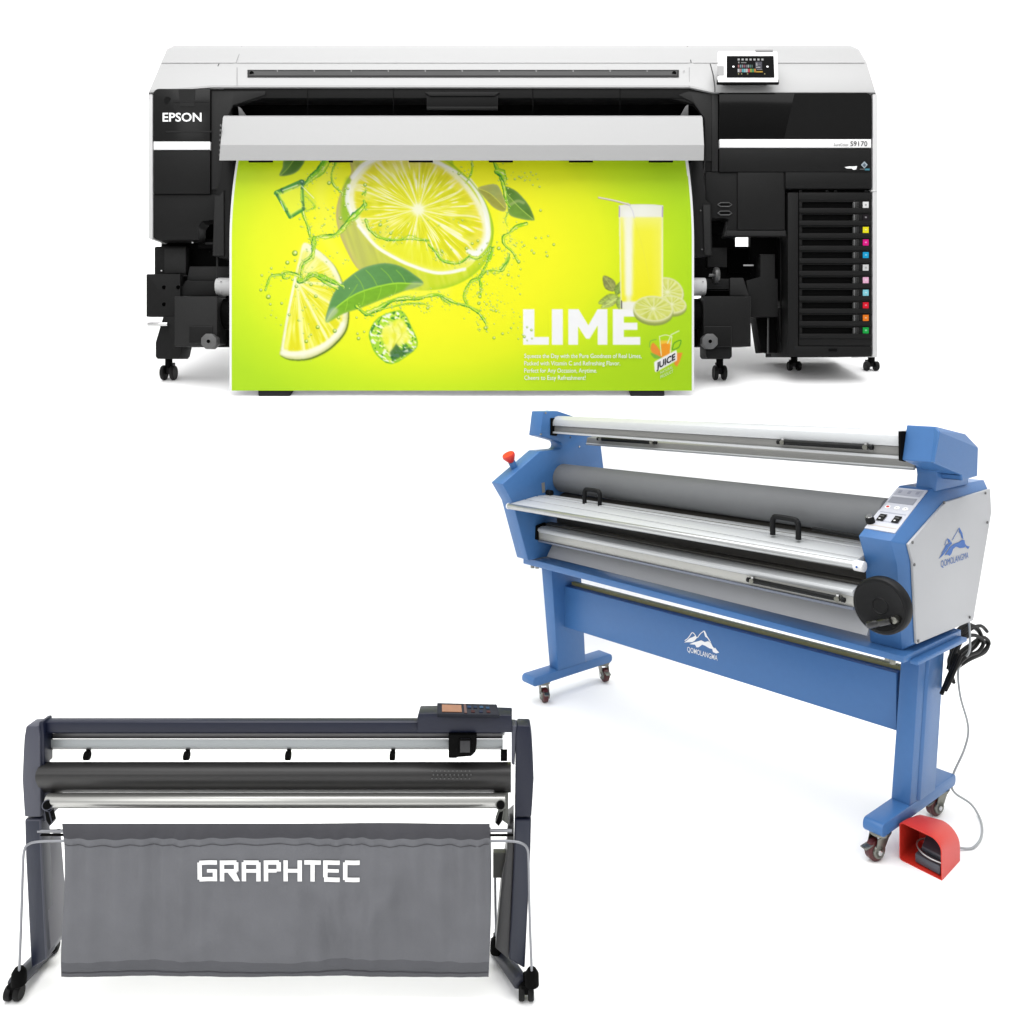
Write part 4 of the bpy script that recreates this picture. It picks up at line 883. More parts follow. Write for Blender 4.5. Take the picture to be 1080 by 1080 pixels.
rect(.06, .03, .92, .17, .0036, mat('print_pale', (205, 208, 222), .5)); rect(.08, .58, .92, .6, .0036, MATS['print_pale']); rect(.02, .9, .95, .92, .0036, mat('print_sand', (232, 222, 212), .5)); rect(.08, .78, .9, .8, .0036, MATS['print_pale'])
for s in (.15, .45, .72): rect(s, .06, s + .1, .12, .0042, mat('print_grey', (175, 178, 195), .5))
mb.build('printed_mark', cp)
for s, c_ in ((.2, M_red), (.5, M_text), (.78, M_text)):
    mb = MB(); q = cq(s, .47); nn = (slope(*q, .01) - slope(*q, 0)).normalized(); mb.cyl(slope(*q, .003), slope(*q, .0055), .0085, M_text, 16); mb.cyl(slope(*q, .005), slope(*q, .0062), .005 if c_ is M_red else .0015, c_ if c_ is M_red else M_dark, 10); mb.build('button', cp)
for s in (.17, .66):
    mb = MB(); rect(s, .655, s + .22, .80, .007, M_blk); rect(s + .05, .70, s + .17, .72, .009, M_knob); rect(s + .06, .76, s + .12, .775, .009, M_text); mb.build('rocker_switch', cp)
mb = MB(); q = (918.5, 551.5); nn = (slope(*q, .01) - slope(*q, 0)).normalized(); mb.lathe(slope(*q, .003), nn, [(0, .0135), (.012, .0135), (.014, .012), (.021, .0115), (.022, .0005)], M_blk, 20); mb.lathe(slope(*q, .0251), nn, [(0, .0112), (.0015, .010)], M_chrome, 20)
mb.build('dial', cp)
# ---- long bars: cross-section at the left end L (s=1.50) and right end R
def bar(mb, L, R, sl, sr, m): mb.loft([W(sl, t, z) for t, z in L], [W(sr, t, z) for t, z in R], m)
def shift(L, dt, dz): return [(t + dt, z + dz) for t, z in L]
# upper beam: rounded white tube top, grey face, lip
tb = [(.105, 1.268), (.085, 1.270), (.066, 1.266), (.052, 1.256), (.046, 1.243), (.046, 1.228)]
mb = MB(); sec = [(.12, 1.225)] + tb + [(.06, 1.2265), (.12, 1.2265)]
U = lambda L: [(t + .022, 1.2975 + (z - 1.268) * 1.15) for t, z in L]
bar(mb, sec, U(sec), 1.499, sHi, M_aluw); ub = mb.build('upper_beam', lam, .0012, smooth=50)
mb = MB(); sec = [(.056, 1.2262), (.056, 1.202), (.12, 1.202), (.12, 1.2262)]; bar(mb, sec, U(sec), 1.499, sHi, M_aluD)
sec = [(.046, 1.2018), (.046, 1.193), (.125, 1.190), (.125, 1.2018)]; bar(mb, sec, U(sec), 1.499, sHi, M_aluw); mb.build('lower_face', ub, .0008)
mb = MB(); sec = [(.20, 1.170), (.195, 1.148), (.20, 1.142), (.25, 1.138), (.28, 1.142), (.28, 1.180)]; bar(mb, sec, shift(sec, .01, .028), 1.43, -.045, M_aluD); 
sec = [(.193, 1.1475), (.191, 1.141), (.197, 1.136), (.205, 1.137), (.205, 1.1475)]; bar(mb, sec, shift(sec, .01, .028), 1.43, -.044, M_aluw); mb.build('rear_rail', lam, .001)
mb = MB(); lprism(mb, [(.036, 1.262), (.036, 1.185), (.07, 1.18), (.12, 1.262)], 1.4985, 1.492, M_black3); mb.build('bracket', ub, .001); mb = MB(); lprism(mb, U([(.038, 1.268), (.040, 1.19), (.07, 1.185), (.13, 1.266)]), sHi - .001, sHi + .007, M_black3); 
mb.build('bracket', ub, .001)
def rod(pa, pb, ta, tb, name='tension_rod', r=.0085, par=None):
    sa, za = T_(*pa, ta); sb, zb = T_(*pb, tb); mb = MB(); a_ = W(sa, ta, za); b_ = W(sb, tb, zb)
    mb.cyl(a_, b_, r, M_blk, 14); o = mb.build(name, par or lam, .001)
    for c_, sg in ((a_, -1), (b_, 1)):
        d = (b_ - a_).normalized(); mb = MB(); mb.cyl(c_ + BX * .02, c_ - BX * .010, .0085, M_steel, 14); mb.cyl(c_ + d * sg * .012, c_ + d * sg * .022, .008, M_blk, 12); mb.cyl(c_ + Vector((0, 0, .0)), c_ + Vector((0, 0, .014)), .006, M_chrome, 10); mb.build('end_clamp', o)
    return o
rod((826, 466.5), (913.5, 471.5), .052, .060)
rod((634, 463), (688, 466.5), .185, .188)
# silicone roller
def cyl2(mb, cL, cR, r, sl, sr, m, n=36): mb.cyl(W(sl, *cL), W(sr, *cR), r, m, n)
mb = MB(); cyl2(mb, (.115, .987), (.115, 1.016), .0635, 1.4995, -.004, M_rub, 48); mb.build('main_roller', lam, .001, smooth=60)
mb = MB(); cyl2(mb, (.13, .865), (.13, .90), .055, 1.4995, -.004, M_rubD, 40); mb.build('pressure_roller', lam, .001, smooth=60)
mb = MB(); cyl2(mb, (.02, .93), (.02, .93), .013, 1.499, 1.47, M_blk, 20); mb.build('roller_bearing', lam, .001)
mb = MB(); sec = [(.045, .935), (.06, .925), (.07, .93), (.055, .94)]; 
p1, p2 = T_(857, 557.5, .04), T_(905, 566, .04); mb.cyl(W(p1[0], .04, p1[1]), W(p2[0] - .02, .04, p2[1]), .006, M_blk, 10); mb.build('nip_bar', lam)
# feed table
mb = MB()
TL = [(-.200, .900), (-.125, .912), (-.065, .9195), (.028, .9155)]; TR = [(-.082, .905), (-.07, .925), (-.055, .948), (-.03, .966)]
TL = [(-.197, .903), (-.110, .913), (-.045, .921), (.028, .920)]; 
TR = [S_(907, 594, -.005), S_(907.5, 590, -.005), S_(906.5, 581.5, -.005), S_(904.5, 571, -.005)]
TR = [(-.075, .903), (-.06, .912), (-.045, .938), (-.012, .955)]
TR = [(-.062, .905), (-.05, .914), (.03, .928), (.105, .938)]
endL = [1.50, 1.497, 1.497, 1.497]
def plank(i, f0, f1, m, dz=0, ss=None):
    mb_ = MB(); s_L = 1.4985
    a0 = [TL[i][k] + (TL[i + 1][k] - TL[i][k]) * f0 for k in (0, 1)]; a1 = [TL[i][k] + (TL[i + 1][k] - TL[i][k]) * f1 for k in (0, 1)]
    b0 = [TR[i][k] + (TR[i + 1][k] - TR[i][k]) * f0 for k in (0, 1)]; b1 = [TR[i][k] + (TR[i + 1][k] - TR[i][k]) * f1 for k in (0, 1)]
    bar(mb_, [(a0[0], a0[1] - .02 + dz), (a1[0], a1[1] - .02 + dz), (a1[0], a1[1] + dz), (a0[0], a0[1] + dz)], [(b0[0], b0[1] - .02 + dz), (b1[0], b1[1] - .02 + dz), (b1[0], b1[1] + dz), (b0[0], b0[1] + dz)], s_L, .003, m)
    return mb_
ft = plank(0, 0, 3, M_aluw) if False else None
tabs = []
tbl = None
for i, (f0, f1) in ((0, (0, .95)), (1, (.05, .93)), (2, (.09, 1.0))):
    o = plank(i, f0, f1, M_aluw).build('table_plank', tbl or lam, .0012)
    if tbl is None: tbl = o; o.name = 'feed_table'; ROOTLOC['feed_table'] = ROOTLOC[lam.name]
mb = plank(1, .0, 1.0, M_rubD, -.021); mb.build('under_tray', tbl)
mb = plank(2, .44, .48, M_aluD, .0008); mb.build('groove', tbl)
mb = MB(); cyl2(mb, (-.197, .891), (-.062, .893), .0125, 1.506, .008, M_alu, 28); ft_ = mb.build('front_tube', lam, .001, smooth=60)
mb = MB(); cyl2(mb, (-.062, .893), (-.062, .893), .0165, .010, -.020, M_text, 24); mb.cyl(W(-.005, -.0785, .893), W(-.005, -.081, .893), .005, M_ink, 10); mb.build('end_cap', ft_, .002); mb = MB(); cyl2(mb, (-.197, .891), (-.197, .891), .0135, 1.506, 1.512, M_text, 20); mb.build('end_cap', ft_, .002)
def handle(p0, p1, q0, q1, z):
    a_ = Z_(*p0, z); b_ = Z_(*p1, z); A_ = W(*a_, z); B_ = W(*b_, z); hh = .058
    mb = MB(); up = Vector((0, 0, 1)); d = (B_ - A_)
    pts = [A_ - up * .005, A_ + up * (hh - .016), A_ + up * (hh - .005) + d * .06, A_ + up * hh + d * .16, A_ + up * hh + d * .84, B_ + up * (hh - .005) - d * .06, B_ + up * (hh - .016), B_ - up * .005]
    mb.tube(pts, .0092, M_blk, 12, 4)
    mb.build('grab_handle', tbl, smooth=60)
handle((616.5, 530.5), (632.5, 533), 0, 0, .922); handle((815, 562.5), (842, 567.5), 0, 0, .934)
# lower unwinder beam
mb = MB()
L_ = [(-.030, .786), (-.047, .781), (-.050, .775), (-.046, .763), (-.0455, .7615)]; R_ = [S_(905, 620, -.0), S_(903.5, 623.5, -.0), S_(903, 625, 0), S_(902, 632, 0), S_(902, 632.5, 0)]
def dlow(L): return shift(L, -.042, .042)
sec = [(.01, .786), (-.030, .786), (-.047, .780), (-.050, .773), (-.044, .7615), (.01, .7615)]; bar(mb, sec, dlow(sec), 1.487, .002, M_aluw)
lo = mb.build('lower_beam', lam, .001)
mb = MB(); sec = [(-.043, .7612), (-.041, .729), (.01, .729), (.01, .7612)]; bar(mb, sec, dlow(sec), 1.487, .002, mat('light_anodised', (208, 208, 203), .4, .25, alb=.66)); mb.build('lower_face', lo, .0008)
mb = MB(); sec = [(-.048, .7288), (-.045, .720), (.01, .716), (.01, .7288)]; bar(mb, sec, dlow(sec), 1.487, .002, mat('blue_grey_lip', (125, 132, 148), .4, .3, alb=.7)); mb.build('lip', lo, .0008)
mb = MB(); sec = [(.015, .80), (.0, .795), (.0, .788), (.03, .788), (.03, .80)]; bar(mb, sec, dlow(sec), 1.487, .002, M_rubD); mb.build('dark_strip', lo, .0008)
mb = MB(); lprism(mb, [(-.052, .79), (-.055, .73), (.01, .715), (.0, .80)], 1.4985, 1.486, M_black3); mb.build('bracket', lo, .001)
rod((794, 612.5), (884, 631.5), -.082, -.100, par=lo)
mb = MB(); cyl2(mb, (.10, .835), (.10, .86), .052, 1.45, .01, M_rubD, 36); mb.build('lower_roller', lam, .001, smooth=60)
mb = MB(); sec = [(.05, .89), (.05, .74), (.07, .74), (.07, .89)]; bar(mb, sec, shift(sec, .0, .02), 1.47, .0, M_rubD); mb.build('back_plate', lam, .001)
mb = MB(); sec = [(.075, .745), (.008, .646), (.02, .642), (.085, .745)]; bar(mb, sec, [(.06, .775), (-.012, .672), (-.002, .668), (.07, .775)], 1.49, .0, M_lamw); mb.build('apron_sheet', lam, .0008)
# base frame
mb = MB(); sec = [(-.05, .606), (-.05, .636), (.34, .636), (.34, .606)]
mb.loft([W(1.585, t, z) for t, z in sec], [W(-.128, t + .01, z + (.012 if z > .62 else .022)) for t, z in sec], M_blue)
br = mb.build('base_rail', lam, .003)
mb = MB(); sec = [(-.012, .594), (-.042, .604), (-.042, .6065), (.33, .6065), (.33, .594)]
a_ = [(T, z) for T, z in []]
pl = [(958.5, 695), (1008.5, 668), (1009.5, 671), (967, 698.5), (962, 697.5)]
mb.box(0, .0001, 0, .0001, -5, -4.9999, M_blue) if False else None
lprism(mb, [(-.0, .618), (.34, .618), (.34, .630), (-.0, .630)], -.126, -.150, M_blue); mb.build('edge_lip', br, .002)
mb = MB()
for t, s in ((.0, -.06), (-.02, -.085), (-.02, 1.555), (-.01, 1.535)): q_ = .022 if s < 0 else 0; mb.cyl(W(s, t, .606 + q_), W(s, t, .588 + q_), .009, M_steel, 10)
mb.build_each('bolt', br, bevel=.001)
# legs
mb = MB(); mb.loft([W(s, t, .13) for s, t in ((1.533, .063), (1.472, .060), (1.472, .232), (1.533, .232))], [W(s, t, .606) for s, t in ((1.533, .012), (1.472, .018), (1.472, .20), (1.533, .20))], M_blue); mb.build('leg', lam, .003)
mb = MB(); mb.loft([W(s, t, .13) for s, t in ((-.008, .128), (-.067, .128), (-.067, .305), (-.008, .305))], [W(s, t, .612) for s, t in ((-.012, .192), (-.068, .195), (-.068, .375), (-.012, .375))], M_blue)
mb.loft([W(s, t, .131) for s, t in ((-.0672, .17), (-.074, .182), (-.074, .285), (-.0672, .298))], [W(s, t, .611) for s, t in ((-.0682, .24), (-.075, .252), (-.075, .355), (-.0682, .368))], M_blue); mb.build('leg', lam, .0025)
# modesty panel
mb = MB(); A4 = [W(1.485, .10, .502), W(1.485, .10, .318), W(1.485, .14, .318), W(1.485, .14, .502)]
B4 = [W(.0, .178, .512), W(.0, .178, .327), W(.0, .215, .327), W(.0, .215, .512)]; mb.loft(A4, B4, M_blue); fp = mb.build('stand_panel', lam, .002)
mb = MB(); mb.loft([W(1.47, .141, .4), W(1.47, .141, .5155), W(1.47, .165, .5155), W(1.47, .165, .4)], [W(.0, .216, .4), W(.0, .216, .524), W(.0, .24, .524), W(.0, .24, .4)], M_olive); mb.build('rear_flange', fp, .001)
def onp(u, v, lift=.0015):
    n_ = (B4[0] - A4[0]).cross(Vector((0, 0, 1))).normalized(); n_ = n_ if n_.y < 0 else -n_
    d = ray_(u, v); C0 = Vector((0, 0, H)); k = (A4[0] - C0).dot(n_) / d.dot(n_); return C0 + d * k + n_ * lift
dirp = (B4[0] - A4[0]); dirp.z = 0; dirp.normalize()
mb = MB(); o_ = onp(722, 677.5); e_ = onp(759, 688.5); wdt = (e_ - o_).dot(dirp); topz = onp(742, 665.5).z - o_.z
def z7(x, y): return onp(700 + x / 10.8, 640 + y / 10.8)
for q in ([(295, 425), (340, 405), (380, 395), (430, 380), (470, 400), (510, 390), (540, 410), (560, 450), (575, 470), (590, 465), (610, 495), (635, 520), (600, 530), (565, 515), (555, 480), (520, 470), (470, 440), (440, 430), (400, 460), (375, 460), (360, 430)],
          [(235, 405), (265, 385), (300, 355), (330, 345), (360, 330), (385, 348), (355, 385), (330, 400), (290, 402)],
          [(456, 270), (470, 272), (484, 296), (494, 326), (518, 362), (542, 405), (526, 398), (500, 355), (476, 340), (464, 300)]):
    mb.face([z7(*p) for p in q], M_text)
zline(mb, z7, [(386, 352), (405, 325), (425, 300), (440, 290), (460, 272)], 9, M_text); zline(mb, z7, [(242, 384), (275, 362), (300, 330), (318, 300), (332, 291), (350, 306), (372, 338)], 9, M_text)
o3_ = onp(725, 687); e3 = onp(757, 695.5); text(mb, 'QOMOLANGMA', o3_, dirp, (0, 0, 1), .020, M_text, width=(e3 - o3_).dot(dirp), bold=.002)
mb.build('logo', fp)
# feet
for s0, s1, t0, t1 in ((-.067, -.006, -.047, .457), (1.474, 1.552, -.085, .41)):
    prof_ = []
    for (ct, cz, a0) in ((t0 + .016, .113, 90), (t0 + .016, .107, 180), (t1 - .016, .107, 270), (t1 - .016, .113, 0)):
        for k in range(6):
            a = math.radians(a0 + 90 * k / 5); prof_.append((ct + .017 * math.cos(a), cz + .017 * math.sin(a)))
    mb = MB(); lprism(mb, prof_, s0, s1, M_blue); mb.build('foot', lam, .003, smooth=40)
M_brown = mat('maroon_wheel', (88, 32, 34), .35, alb=.8, var=.1, spec=.4)
def lcaster(s, t, ang):
    c_ = W(s, t, 0); d = Vector((math.cos(ang), math.sin(ang), 0)); a_ = Vector((-d.y, d.x, 0)); wc = c_ + d * .018 + Vector((0, 0, .032))
    mb = MB(); mb.lathe(c_ + Vector((0, 0, .0895)), (0, 0, -1), [(0, .034), (.004, .034), (.006, .028), (.012, .03), (.016, .022), (.018, .005)], M_steel, 20)
    for sg in (-1, 1):
        o = a_ * sg * .0165
        q = [c_ - d * .02 + o + Vector((0, 0, .074)), c_ + d * .022 + o + Vector((0, 0, .074)), wc + d * .016 + o, wc + d * .011 - Vector((0, 0, .012)) + o, wc - Vector((0, 0, .017)) + o, wc - d * .012 - Vector((0, 0, .012)) + o, wc - d * .016 + o]
        mb.prism(q, a_ * sg * .003, M_steel)
    mb.cyl(wc - a_ * .0195, wc + a_ * .0195, .020, M_steel, 22); mb.cyl(wc - a_ * .023, wc + a_ * .023, .009, M_chrome, 14); mb.box(0, 0, 0, 0, 0, 0, M_steel) if False else None
    mb.prism([wc + d * .0 + Vector((0, 0, .028)) - a_ * .012, wc + d * .045 + Vector((0, 0, .014)) - a_ * .012, wc + d * .045 + Vector((0, 0, .010)) - a_ * .012, wc + Vector((0, 0, .022)) - a_ * .012], a_ * .024, M_steel)
    o = mb.build('caster', lam, .0012)
    mb = MB(); mb.lathe(wc - a_ * .0125, a_, [(0, .012), (0, .026), (.003, .0315), (.022, .0315), (.025, .026), (.025, .012)], M_brown, 26); mb.build('wheel', o)
lcaster(-.035, .0, math.radians(200)); lcaster(-.035, .40, math.radians(205)); lcaster(1.51, .005, math.radians(-75)); lcaster(1.51, .385, math.radians(-70))
# hand wheel
wc_s, wc_z = T_(928.5, 639, -.13); wcn = -BX; wcp = W(wc_s, -.13, wc_z)
mb = MB(); Rw = .082
mb.lathe(wcp - wcn * .03, wcn, [(0, .03), (0, Rw - .006), (.006, Rw), (.030, Rw), (.036, Rw - .005), (.037, Rw - .012), (.033, Rw - .018), (.031, .024), (.033, .022), (.031, .020), (.030, .0005)], M_blk, 56)
mb.cyl(wcp - wcn * .03, wcp - wcn * .13, .018, M_blk, 16); hw = mb.build('hand_wheel', lam, smooth=40)
mb = MB(); c0 = onw = None
def onwheel(u, v, lift):
    d = ray_(u, v); C0 = Vector((0, 0, H)); k = (wcp - C0).dot(wcn) / d.dot(wcn); return C0 + d * k + wcn * lift
a_ = onwheel(918.5, 657.5, .026); b_ = onwheel(944, 653, .026); ax_ = (b_ - a_).normalized()
mb.lathe(a_, ax_, [(0, .002), (.003, .009), (.01, .0115), (.035, .0105), (.04, .009), (.044, .0105), ((b_ - a_).length, .010)], mat('crank_grip', (20, 20, 22), .28, spec=.6), 18)
mb.lathe(onwheel(947, 652.5, .004), wcn, [(0, .010), (.022, .0095), (.024, .005)], M_steel, 18); mb.build('crank_handle', hw, smooth=50)
# ------------------------------------------------------------------ cables
def RW(u, v, t, s=None):
    s_, z_ = T_(u, v, t); return W(s_, t, z_)
def SW(u, v, s): t, z = S_(u, v, s); return W(s, t, z)
mb = MB()
r_ = .0062
base = lambda u, v, d=0: SW(u, v, -.02 - d)
loops = [[(1006, 720), (1001, 700), (1003, 690), (1010, 670), (1020, 660), (1030, 664), (1034, 672), (1026, 684), (1014, 694), (1006, 706), (998, 722)],
         [(1000, 716), (1007, 696), (1012, 680), (1022, 665), (1034, 660), (1041, 666)],
         [(1002, 712), (1008, 694), (1020, 682), (1034, 676), (1042, 680), (1038, 688), (1026, 694), (1012, 700), (1003, 712), (998, 722)],
         [(1004, 704), (1012, 690), (1024, 680), (1036, 672), (1043, 678), (1036, 688), (1020, 697), (1008, 705)],
         [(1003, 700), (1004, 682), (1008, 668), (1016, 660), (1024, 659), (1033, 666), (1036, 674)],
         [(1000, 706), (1006, 684), (1016, 668), (1026, 660), (1034, 668), (1030, 680), (1018, 690), (1008, 700), (1000, 714), (996, 726)],
         [(1002, 708), (1006, 690), (1016, 674), (1028, 670), (1037, 677), (1032, 687), (1020, 692), (1010, 702), (1001, 716), (995, 728)],
         [(1010, 690), (1006, 702), (1001, 712), (997, 722), (993, 732)], [(1013, 692), (1008, 704), (1003, 716), (997, 728)]]
for i, lp in enumerate(loops): mb.tube([base(a_, b_, .012 * i) for a_, b_ in lp], r_, M_tyre, 10, 6)
cb = mb.build('power_cord', smooth=60); tag(cb, 'black power cord looped in a bundle behind the blue laminator leg', 'power cord')
mb = MB(); mb.tube([base(a_, b_, .045) for a_, b_ in ((1003, 697), (1007, 703), (1013, 702), (1012, 699), (1004, 696))], .002, M_text, 6, 4); mb.build('cable_tie', cb)
# ------------------------------------------------------------------ foot pedal
fpz = lambda u, v, z=0: Vector(((u - 540) * (z - H) / -(v - 385), F * (z - H) / -(v - 385), z))
A0 = fpz(993.5, 929); B0 = fpz(948.5, 906.5); C0_ = fpz(1012.5, 908)
ped = thing('foot_pedal', 'red foot pedal with open front on the floor beside the laminator', 'foot pedal', (A0 + C0_) / 2)
ed = (B0 - A0); de = (C0_ - A0)
Hr = .155; Hl = .155
def fpt(a_, d_, z): return A0 + ed * a_ + de * d_ + Vector((0, 0, z))
wdt_ = ed.length; lenr = de.length
def shell(d_, hl, hr, rr, ins=0):
    """front opening outline: bottom right, round upper right, upper left, bottom left"""
    o = [(0 + ins, ins)]
    for k in range(9):
        a = math.radians(0 + 90 * k / 8); o.append((rr / wdt_ * (1 - math.cos(a)) + ins, hr - rr + rr * math.sin(a) - ins))
    for k in range(6):
        a = math.radians(90 + 90 * k / 5); r2 = .012; o.append((1 - r2 / wdt_ - r2 / wdt_ * math.cos(a) - ins, hl - r2 + r2 * math.sin(a) - ins))
    for k in range(4):
        a = math.radians(180 + 90 * k / 3); r2 = .010; o.append((1 - r2 / wdt_ - r2 / wdt_ * math.cos(a) - ins, r2 + r2 * math.sin(a) + ins))
    return [fpt(a_, d_, z) for a_, z in o]
hA = P(991, 893, A0.y).z; 
Rg = []
for d_, hl, hr in ((0, .116, .116), (.12, .115, .117), (.35, .110, .114), (.6, .102, .110), (.85, .094, .104), (1.0, .088, .099)): Rg.append(shell(d_, hl, hr, .034 + .02 * d_))
inn_ = [shell(d_, hl - .0, hr, .034 + .02 * d_, .0035 if True else 0) for d_, hl, hr in ((.95, .118, .130), (.35, .121, .128), (0, .118, .118))]
inn_ = [[q + (fpt(.5, d_, .06) - q).normalized() * .0035 for q in r0] for r0, d_ in ((Rg[5], .96), (Rg[2], .35), (Rg[0], 0))]
mb = MB(); mb.rings(Rg, M_red, caps=False); mb.rings([Rg[0], inn_[2], inn_[1], inn_[0]], M_red, caps=False); mb.face(Rg[-1], M_red); mb.face(inn_[0][::-1], M_red)
sh_ = mb.build('shell', ped, smooth=50)
M_pg = mat('pedal_grey', (92, 96, 106), .45, var=.06)
mb = MB()
def pb(pts, h0, th): mb.loft([fpt(a_, d_, z + h0) for a_, d_, z in pts], [fpt(a_, d_, z + h0 + th) for a_, d_, z in pts], M_pg)
pb([(.08, .08, 0), (.68, .12, 0), (.68, .85, .0), (.08, .85, .0)], .006, .026)
mb.loft([fpt(.11, .25, .036), fpt(.60, .29, .036), fpt(.60, .8, .082), fpt(.11, .8, .082)], [fpt(.11, .25, .048), fpt(.60, .29, .048), fpt(.60, .8, .094), fpt(.11, .8, .094)], mat('pedal_dark', (66, 70, 82), .4))
mb.build('pedal', ped, .003)
mb = MB()
for z, dd in ((.046, .10),): mb.tube([fpt(.05, dd + .05, z - .008), fpt(.3, dd - .02, z - .004), fpt(.52, dd, z), fpt(.68, dd + .12, z + .006), fpt(.70, dd + .3, z + .010), fpt(.6, dd + .45, z + .012)], .0026, M_alu, 8, 6)
mb.build('wire_guard', ped, smooth=60)
mb = MB()
pts = [fpt(-.0, .72, .055) + Vector((-.01, .01, 0))]
fy = lambda v: 1.494 * F / (v - 385)
cab_pts = [(1009, 893.5, 2.575), (1019, 895, fy(895)), (1027, 893.5, fy(893.5)), (1034, 885, fy(885)), (1036, 874, fy(874)), (1033, 862, fy(862)), (1024, 848, 2.79), (1008, 837, 2.8), (1003.5, 828, 2.8), (1006, 815, 2.8), (1016, 793, 2.8), (1021, 775, 2.8), (1020, 760, 2.8), (1013, 735, 2.8), (1010.5, 712, 2.8), (1013, 700, 2.8), (1022, 688, 2.78), (1023, 672, 2.76), (1022, 655, 2.76)]
mb.tube([P(*c_) for c_ in cab_pts], .0036, mat('grey_cable', (196, 200, 202), .45, var=.03), 10, 6); mb.build('cable', ped, smooth=60)
# ================================================================== 4. THE VINYL CUTTER
YC = 2.0
ct = thing('vinyl_cutter', 'navy floor-standing cutting plotter with a grey cloth basket, front left', 'cutting plotter', P(282, 1050, 2.0) * 1.0)
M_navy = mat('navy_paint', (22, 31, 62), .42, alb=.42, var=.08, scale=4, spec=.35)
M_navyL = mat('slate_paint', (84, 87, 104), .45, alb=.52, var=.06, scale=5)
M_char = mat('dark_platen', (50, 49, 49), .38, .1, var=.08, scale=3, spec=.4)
M_rail = mat('pale_rail', (205, 211, 213), .35, .2, var=.03)
M_bag = mat('grey_basket_cloth', (134, 135, 140), .85, var=.13, bump=.35, scale=14, spec=.1)
M_bagD = mat('dark_hem', (92, 92, 97), .85, var=.06, bump=.3, scale=14, spec=.1)
def cprof(mb, prof, u0, u1, m, Yr=2.0):
    """bar across the machine; prof = (v, Y) points, built with constant height along its run"""
    mb.loft([(((u0 - 540) * Yr / F), Y, P(0, v, Y).z) for v, Y in prof], [(((u1 - 540) * Yr / F), Y, P(0, v, Y).z) for v, Y in prof], m)
mb = MB(); cprof(mb, [(773, 2.0), (762, 2.0), (758.5, 2.012), (757, 2.03), (764, 2.11), (776, 2.11), (774, 2.09)], 45, 532, M_navy); mb.build('top_cover', ct, .003)
mb = MB(); cprof(mb, [(779, 2.03), (773.5, 2.03), (773.5, 2.08), (779, 2.08)], 48, 530, mat('grey_strip', (132, 132, 134), .4, .3, var=.1, scale=2)); cprof(mb, [(789, 2.02), (779.5, 2.02), (779.5, 2.08), (789, 2.08)], 48, 530, M_rail)
cprof(mb, [(790.5, 2.018), (789.2, 2.018), (789.2, 2.08), (790.5, 2.08)], 48, 530, M_knob)
mb.build('carriage_rail', ct, .0008)
for u in (92, 197, 304, 414):
    mb = MB(); a_ = P(u, 797, 2.012); mb.cyl(a_ - Vector((.006, 0, 0)), a_ + Vector((.006, 0, 0)), .0105, M_black3, 16); mb.pbox(u - 1.5, 789.5, u + 2.5, 797, 2.018, .008, M_black3); mb.build('pinch_roller', ct, .001)
mb = MB(); mb.cyl(P(528, 796.5, 2.012), P(535, 796.5, 2.012), .013, M_black3, 16); mb.build('pinch_roller', ct, .001)
# platen: rounded dark front
def arcprof(v0, v1, Yf, bulge, n=8):
    return [(v0 + (v1 - v0) * k / n, Yf - bulge * math.sin(math.pi * (.12 + .76 * k / n))) for k in range(n + 1)]
mb = MB(); ap = arcprof(803.5, 836, 2.02, .05); cprof(mb, ap[::-1] + [(806, 2.05), (834, 2.05)], 44.5, 539, M_char); pt_ = mb.build('platen', ct, 0, smooth=45)
mb = MB()
for r_i, v in enumerate((813, 817, 821)):
    for k in range(10):
        u = 455 + k * 4.4 + (r_i % 2) * 1.5; mb.pbox(u, v, u + 1.3, v + .9, 1.966, .003, M_knob)
mb.build('printed_scale', pt_)
# media roll support bar
mb = MB(); mb.cyl(P(50, 844.4, 1.985), P(533, 844.4, 1.985), 7.4 * 1.985 / F, mat('steel_tube', (196, 196, 192), .28, .75, alb=.85, var=.05, scale=3), 24); mb.build('support_roller', ct, .001, smooth=60)
